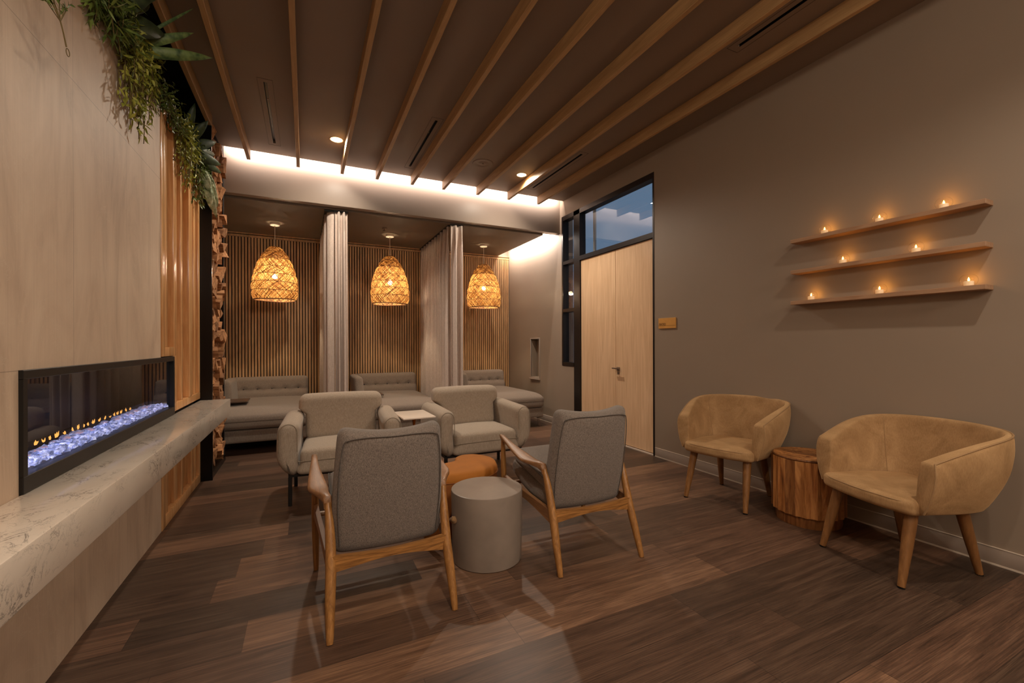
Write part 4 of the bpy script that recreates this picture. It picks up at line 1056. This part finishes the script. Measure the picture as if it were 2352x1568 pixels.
for k in range(5):
    x0, x1 = -.206 + .412 * k / 5, -.206 + .412 * (k + 1) / 5; pts = []
    for j in range(9):
        x = x0 + (x1 - x0) * j / 8; pts.append((x, math.sqrt(max(.207 ** 2 - x * x, 0))))
    lower = [Vector((x, -y, 0)) for x, y in pts]; upper = [Vector((x, y, 0)) for x, y in reversed(pts)]
    ringp = [p for p in lower + upper]
    m.loft([[Vector((p.x, p.y, z)) for p in ringp] for z in (.40, .462)], True, False, None, False, r.random())
m.build('top', 'stump', t)
m = MB(); m.tube([(.210 * math.cos(2 * PI * k / 60), .210 * math.sin(2 * PI * k / 60), .456) for k in range(60)], .007, 8, closed=True); m.build('rim', 'stump', t)

# ------------------------------------------------------------------ shelves and candles
SH = [(2.045, 'top'), (1.808, 'middle'), (1.571, 'bottom')]
for z, nm in SH:
    m = MB(); m.box(-0.05, -.5335, -.028, .05, .5335, 0, 0.0015, seg=1); o = m.build('floating_shelf', 'shelf', None, (XR - .05, 1.5605, z))
    tag(o, {'top': 'topmost of the three oak floating shelves', 'middle': 'middle of the three oak floating shelves', 'bottom': 'lowest of the three oak floating shelves'}[nm], 'shelf', 'oak floating shelves')
def votive(loc, label):
    t = thing('votive_candle', label, 'candle', loc, 0, 'lit candles on the floating shelves')
    prof = []
    for k in range(13):
        a = -PI / 2 + .42 + (PI - .95) * k / 12; prof.append((.040 * math.cos(a), .0345 + .038 * math.sin(a)))
    m = MB(); m.lathe([(.001, 0), (prof[0][0], .0)] + prof, 28, cap=False); m.build('glass_globe', 'glass', t, fixn=False)
    m = MB(); m.lathe([(.001, .002), (.0215, .002), (.0215, .027), (.019, .029), (.001, .027)], 24); ca = m.build('wax_candle', 'wax', t)
    m = MB(); m.lathe([(.0005, .027), (.0035, .030), (.0052, .036), (.0040, .043), (.0005, .052)], 12); m.build('flame', 'flame', ca)
    return t
cs = [(1.875, 0, 'lit votive candle in a glass globe, left on the top shelf'), (1.539, 0, 'lit votive candle in a glass globe, middle of the top shelf'), (1.218, 0, 'lit votive candle in a glass globe, right on the top shelf'),
      (1.756, 1, 'lit votive candle in a glass globe, left of the two on the middle shelf'), (1.349, 1, 'lit votive candle in a glass globe, right of the two on the middle shelf'),
      (1.970, 2, 'lit votive candle in a glass globe, left end of the bottom shelf'), (1.540, 2, 'lit votive candle in a glass globe, middle of the bottom shelf'), (1.112, 2, 'lit votive candle in a glass globe, right end of the bottom shelf')]
V0 = None
for y, k, lb in cs:
    loc = (XR - .05, y, SH[k][0])
    if V0 is None: V0 = vt = votive(loc, lb)
    else: vt = dup(V0, loc, 0, lb)
    cs_l = light('candle_light', 'POINT', (loc[0], loc[1], loc[2] + .045), 0.5, (1.0, .42, .06), shadow_soft_size=0.006)
    vt['_l'] = 1
for o in bpy.data.objects:
    if '_l' in o.keys(): del o['_l']

# ------------------------------------------------------------------ door sign
t = thing('door_sign', 'small brass PATIO sign on the wall right of the doors', 'sign', (XR, 3.452, 1.464))
m = MB(); m.box(-.012, -.121, -.0555, -.002, .121, .0555, .001, seg=1); m.build('plate', 'sign', t)
m = MB(); m.box(-.0128, -.121, -.0265, -.0118, .121, -.0245); m.build('rule', 'signink', t)
fc = bpy.data.curves.new('lettering', 'FONT'); fc.body = 'PATIO'; fc.size = .036; fc.extrude = .0006
fo = bpy.data.objects.new('lettering', fc); COL.objects.link(fo); fo.parent = t
bpy.context.view_layer.update()
lme = bpy.data.meshes.new_from_object(fo); bpy.data.objects.remove(fo); fo = bpy.data.objects.new('lettering', lme); COL.objects.link(fo); fo.parent = t
fo.rotation_euler = (PI / 2, 0, -PI / 2); fo.location = (-.0125, .108, -.023); fo.scale = (.92, 1, 1)
lme.materials.clear(); lme.materials.append(MT['signink'])

# ------------------------------------------------------------------ plants on the ledge
def leafquad(vs, fs, p, d, n, ln, w, curl=0.15):
    """leaf from p along d, normal n"""
    d = d.normalized(); s = d.cross(n); s = s.normalized() if s.length > 1e-4 else Vector((1, 0, 0)); n2 = s.cross(d)
    k = len(vs)
    for u, ww, c in ((0, .12, 0), (.35, 1, .02), (.7, .7, -curl * .4), (1, .02, -curl)):
        q = p + d * (ln * u) + n2 * (ln * c)
        vs.append(q - s * w * ww * .5 + n2 * w * .10 * ww); vs.append(q - n2 * 0); vs.append(q + s * w * ww * .5 + n2 * w * .10 * ww)
    for i in range(3):
        a = k + 3 * i; fs.append((a, a + 1, a + 4, a + 3)); fs.append((a + 1, a + 2, a + 5, a + 4))
def hanging(name, label, y0, y1, zlow, n, mat, seed, leafl=.045, leafw=.011, bush=.18, dens=0.022, xfront=XL, topz=2.90, low_fn=None):
    r = random.Random(seed); vs, fs = [], []; ms = MB(); c = Vector((xfront - .05, (y0 + y1) / 2, topz))
    for i in range(n):
        y = r.uniform(y0, y1); start = Vector((xfront - r.uniform(.02, .16), y, topz - .04 + r.uniform(0, .08)))
        if low_fn: zl = low_fn((y - y0) / (y1 - y0), r)
        else: zl = zlow + (topz - zlow) * r.random() ** 1.6
        out = xfront + r.uniform(.02, .09)
        pts = crom([start, Vector((xfront + .005, y + r.uniform(-.02, .02), topz + r.uniform(0.02, .07))), Vector((out, y + r.uniform(-.04, .04), topz - .04 - .1 * r.random())), Vector((out - r.uniform(-.01, .03), y + r.uniform(-.06, .06), (topz + zl) / 2)), Vector((out - r.uniform(0, .03), y + r.uniform(-.07, .07), zl))], 7)
        ms.tube([p - c for p in pts], [.0022] * len(pts), 4)
        tot = 0
        for a, b in zip(pts, pts[1:]):
            L_ = (b - a).length; k = max(1, int(L_ / dens))
            for q in range(k):
                p = a.lerp(b, (q + r.random()) / k)
                d = (b - a).normalized() * .7 + Vector((r.uniform(-.4, 1), r.uniform(-1, 1), r.uniform(-.7, .5)))
                leafquad(vs, fs, p - c, d, Vector((r.uniform(-.3, 1), r.uniform(-.6, .6), r.uniform(-.2, 1))), leafl * r.uniform(.6, 1.3), 1.1 * leafw * r.uniform(.7, 1.3))
    for i in range(int(n * bush * 60)):
        p = Vector((xfront - r.uniform(-.09, .15), r.uniform(y0, y1), topz + r.uniform(-.10, .09)))
        leafquad(vs, fs, p - c, Vector((r.uniform(-.4, 1), r.uniform(-1, 1), r.uniform(-.8, .8))), Vector((r.uniform(0, 1), r.uniform(-.6, .6), r.uniform(0, 1))), leafl * r.uniform(.7, 1.4), leafw * r.uniform(.8, 1.4))
    t = thing(name, label, 'plant', c, 0, 'artificial plants along the ledge')
    ms.build('stems', 'stem', t)
    m = MB(); m.add(vs, fs, True); o = m.build('foliage', mat, t, fixn=False)
    return t
hanging('trailing_plant', 'yellow-green trailing plant hanging lowest over the stone wall', 2.86, 3.25, 2.38, 46, 'leaf_y', 1, .05, .012, .3, .02, low_fn=lambda u, r: 2.39 + .42 * r.random() ** 1.3 + .1 * abs(u - .4))
hanging('trailing_plant', 'grassy green plant spilling over the ledge at the top left', 2.45, 2.86, 2.70, 22, 'leaf_g', 12, .08, .010, .35, .02)
hanging('trailing_plant', 'small-leaved dark green plant along the ledge above the timber panel start', 3.28, 3.92, 2.78, 26, 'leaf_g', 2, .03, .011, .35, .016)
hanging('trailing_plant', 'yellow-green trailing plant hanging over the timber panel', 3.92, 4.32, 2.47, 40, 'leaf_y', 3, .045, .012, .2, .02, topz=2.90)
hanging('trailing_plant', 'green trailing plant hanging in front of the firewood rack edge', 4.42, 4.76, 2.47, 36, 'leaf_g', 4, .042, .014, .25, .019, topz=2.90)
def broad(name, label, base, leaves, mat, w=.10, seg=8):
    t = thing(name, label, 'plant', base, 0, 'artificial plants along the ledge')
    for tip, ww in leaves:
        m = MB(); b = Vector((0, 0, 0)); tp = Vector(tip) - Vector(base); d = tp.normalized(); s = d.cross(Vector((.25, -.85, -.45))).normalized(); vs, fs = [], []
        nn = s.cross(d)
        for i in range(seg + 1):
            u = i / seg; q = tp * u + nn * (.10 * tp.length * math.sin(PI * u)); hw = ww * .5 * (math.sin(PI * min(1, .08 + .92 * u)) ** .7 if u < 1 else .02) * (1.0 if u < .6 else 1.0)
            vs += [q - s * hw + nn * .2 * hw, q, q + s * hw + nn * .2 * hw]
        for i in range(seg):
            a = 3 * i; fs += [(a, a + 1, a + 4, a + 3), (a + 1, a + 2, a + 5, a + 4)]
        m.add(vs, fs, True); o = m.build('leaf', mat, t, fixn=False); md = o.modifiers.new('t', 'SOLIDIFY'); md.thickness = .0015
    return t
broad('snake_plant', 'snake plant leaves pointing out over the ledge, below the first beam', (-.93, 3.10, 2.89), [((-.52, 3.24, 3.04), .062), ((-.60, 3.16, 3.12), .05), ((-.66, 3.36, 3.08), .06), ((-.60, 3.20, 3.30), .016)], 'leaf_s')
broad('broadleaf_plant', 'dark broad-leaved plant at the top left of the ledge', (-.98, 2.80, 2.89), [((-.76, 2.70, 3.06), .13), ((-.72, 2.88, 3.10), .12), ((-.80, 2.62, 3.00), .11), ((-.80, 3.02, 3.20), .12), ((-.86, 2.5, 3.08), .12), ((-.72, 3.08, 3.02), .11), ((-.70, 2.98, 3.22), .11), ((-.82, 3.20, 3.26), .11)], 'leaf_d')
broad('broadleaf_plant', 'dark glossy-leaved plant on the ledge beside the firewood stack', (-.93, 4.40, 2.89), [((-.70, 4.52, 3.02), .085), ((-.68, 4.62, 2.86), .09), ((-.74, 4.72, 2.98), .08), ((-.72, 4.30, 3.10), .08), ((-.70, 4.78, 2.84), .07), ((-.80, 4.25, 3.2), .07)], 'leaf_d')
broad('broadleaf_plant', 'pale variegated leaves hanging at the lower end of the greenery', (-.82, 4.62, 2.80), [((-.74, 4.72, 2.62), .085), ((-.73, 4.78, 2.52), .08), ((-.76, 4.66, 2.46), .07), ((-.74, 4.80, 2.42), .06), ((-.76, 4.60, 2.60), .07)], 'leaf_v')
# hanging sprig with ring
t = thing('hanging_sprig', 'loose green sprig with a wire ring dangling before the stone wall', 'plant', (-.77, 2.0, 2.35))
m = MB(); base = Vector((-.77, 2.0, 2.35))
stem = crom([(-.80, 1.93, 2.62), (-.77, 1.965, 2.45), (-.752, 1.995, 2.355), (-.75, 2.030, 2.29)], 5); m.tube([p - base for p in stem], .0022, 6)
cr = Vector((-.75, 2.040, 2.277)); m.tube([cr - base + Vector((0, .0125 * math.cos(2 * PI * k / 20), .0125 * math.sin(2 * PI * k / 20))) for k in range(20)], .0014, 6, closed=True)
for tp in ((-.76, 1.90, 2.42), (-.75, 1.86, 2.36), (-.74, 1.95, 2.45), (-.75, 2.05, 2.45), (-.75, 2.02, 2.42)): m.tube([Vector((-.752, 1.995, 2.355)) - base, Vector(tp) - base], .0015, 5)
m.build('stem', 'stem', t)
vs, fs = [], []; r = random.Random(21)
for tp in ((-.76, 1.90, 2.42), (-.75, 1.86, 2.36), (-.74, 1.95, 2.45), (-.75, 2.05, 2.45), (-.75, 2.02, 2.42), (-.78, 1.94, 2.52)):
    a = Vector((-.752, 1.985, 2.365)); b = Vector(tp)
    for k in range(16):
        p = a.lerp(b, .25 + .85 * k / 16)
        leafquad(vs, fs, p - base, (b - a).normalized() + Vector((r.uniform(-.5, .5), r.uniform(-.9, .9), r.uniform(-.6, .6))), Vector((1, r.uniform(-.5, .5), r.uniform(-.5, .5))), r.uniform(.018, .032), r.uniform(.006, .011))
m = MB(); m.add(vs, fs, True); m.build('foliage', 'leaf_g', t, fixn=False)
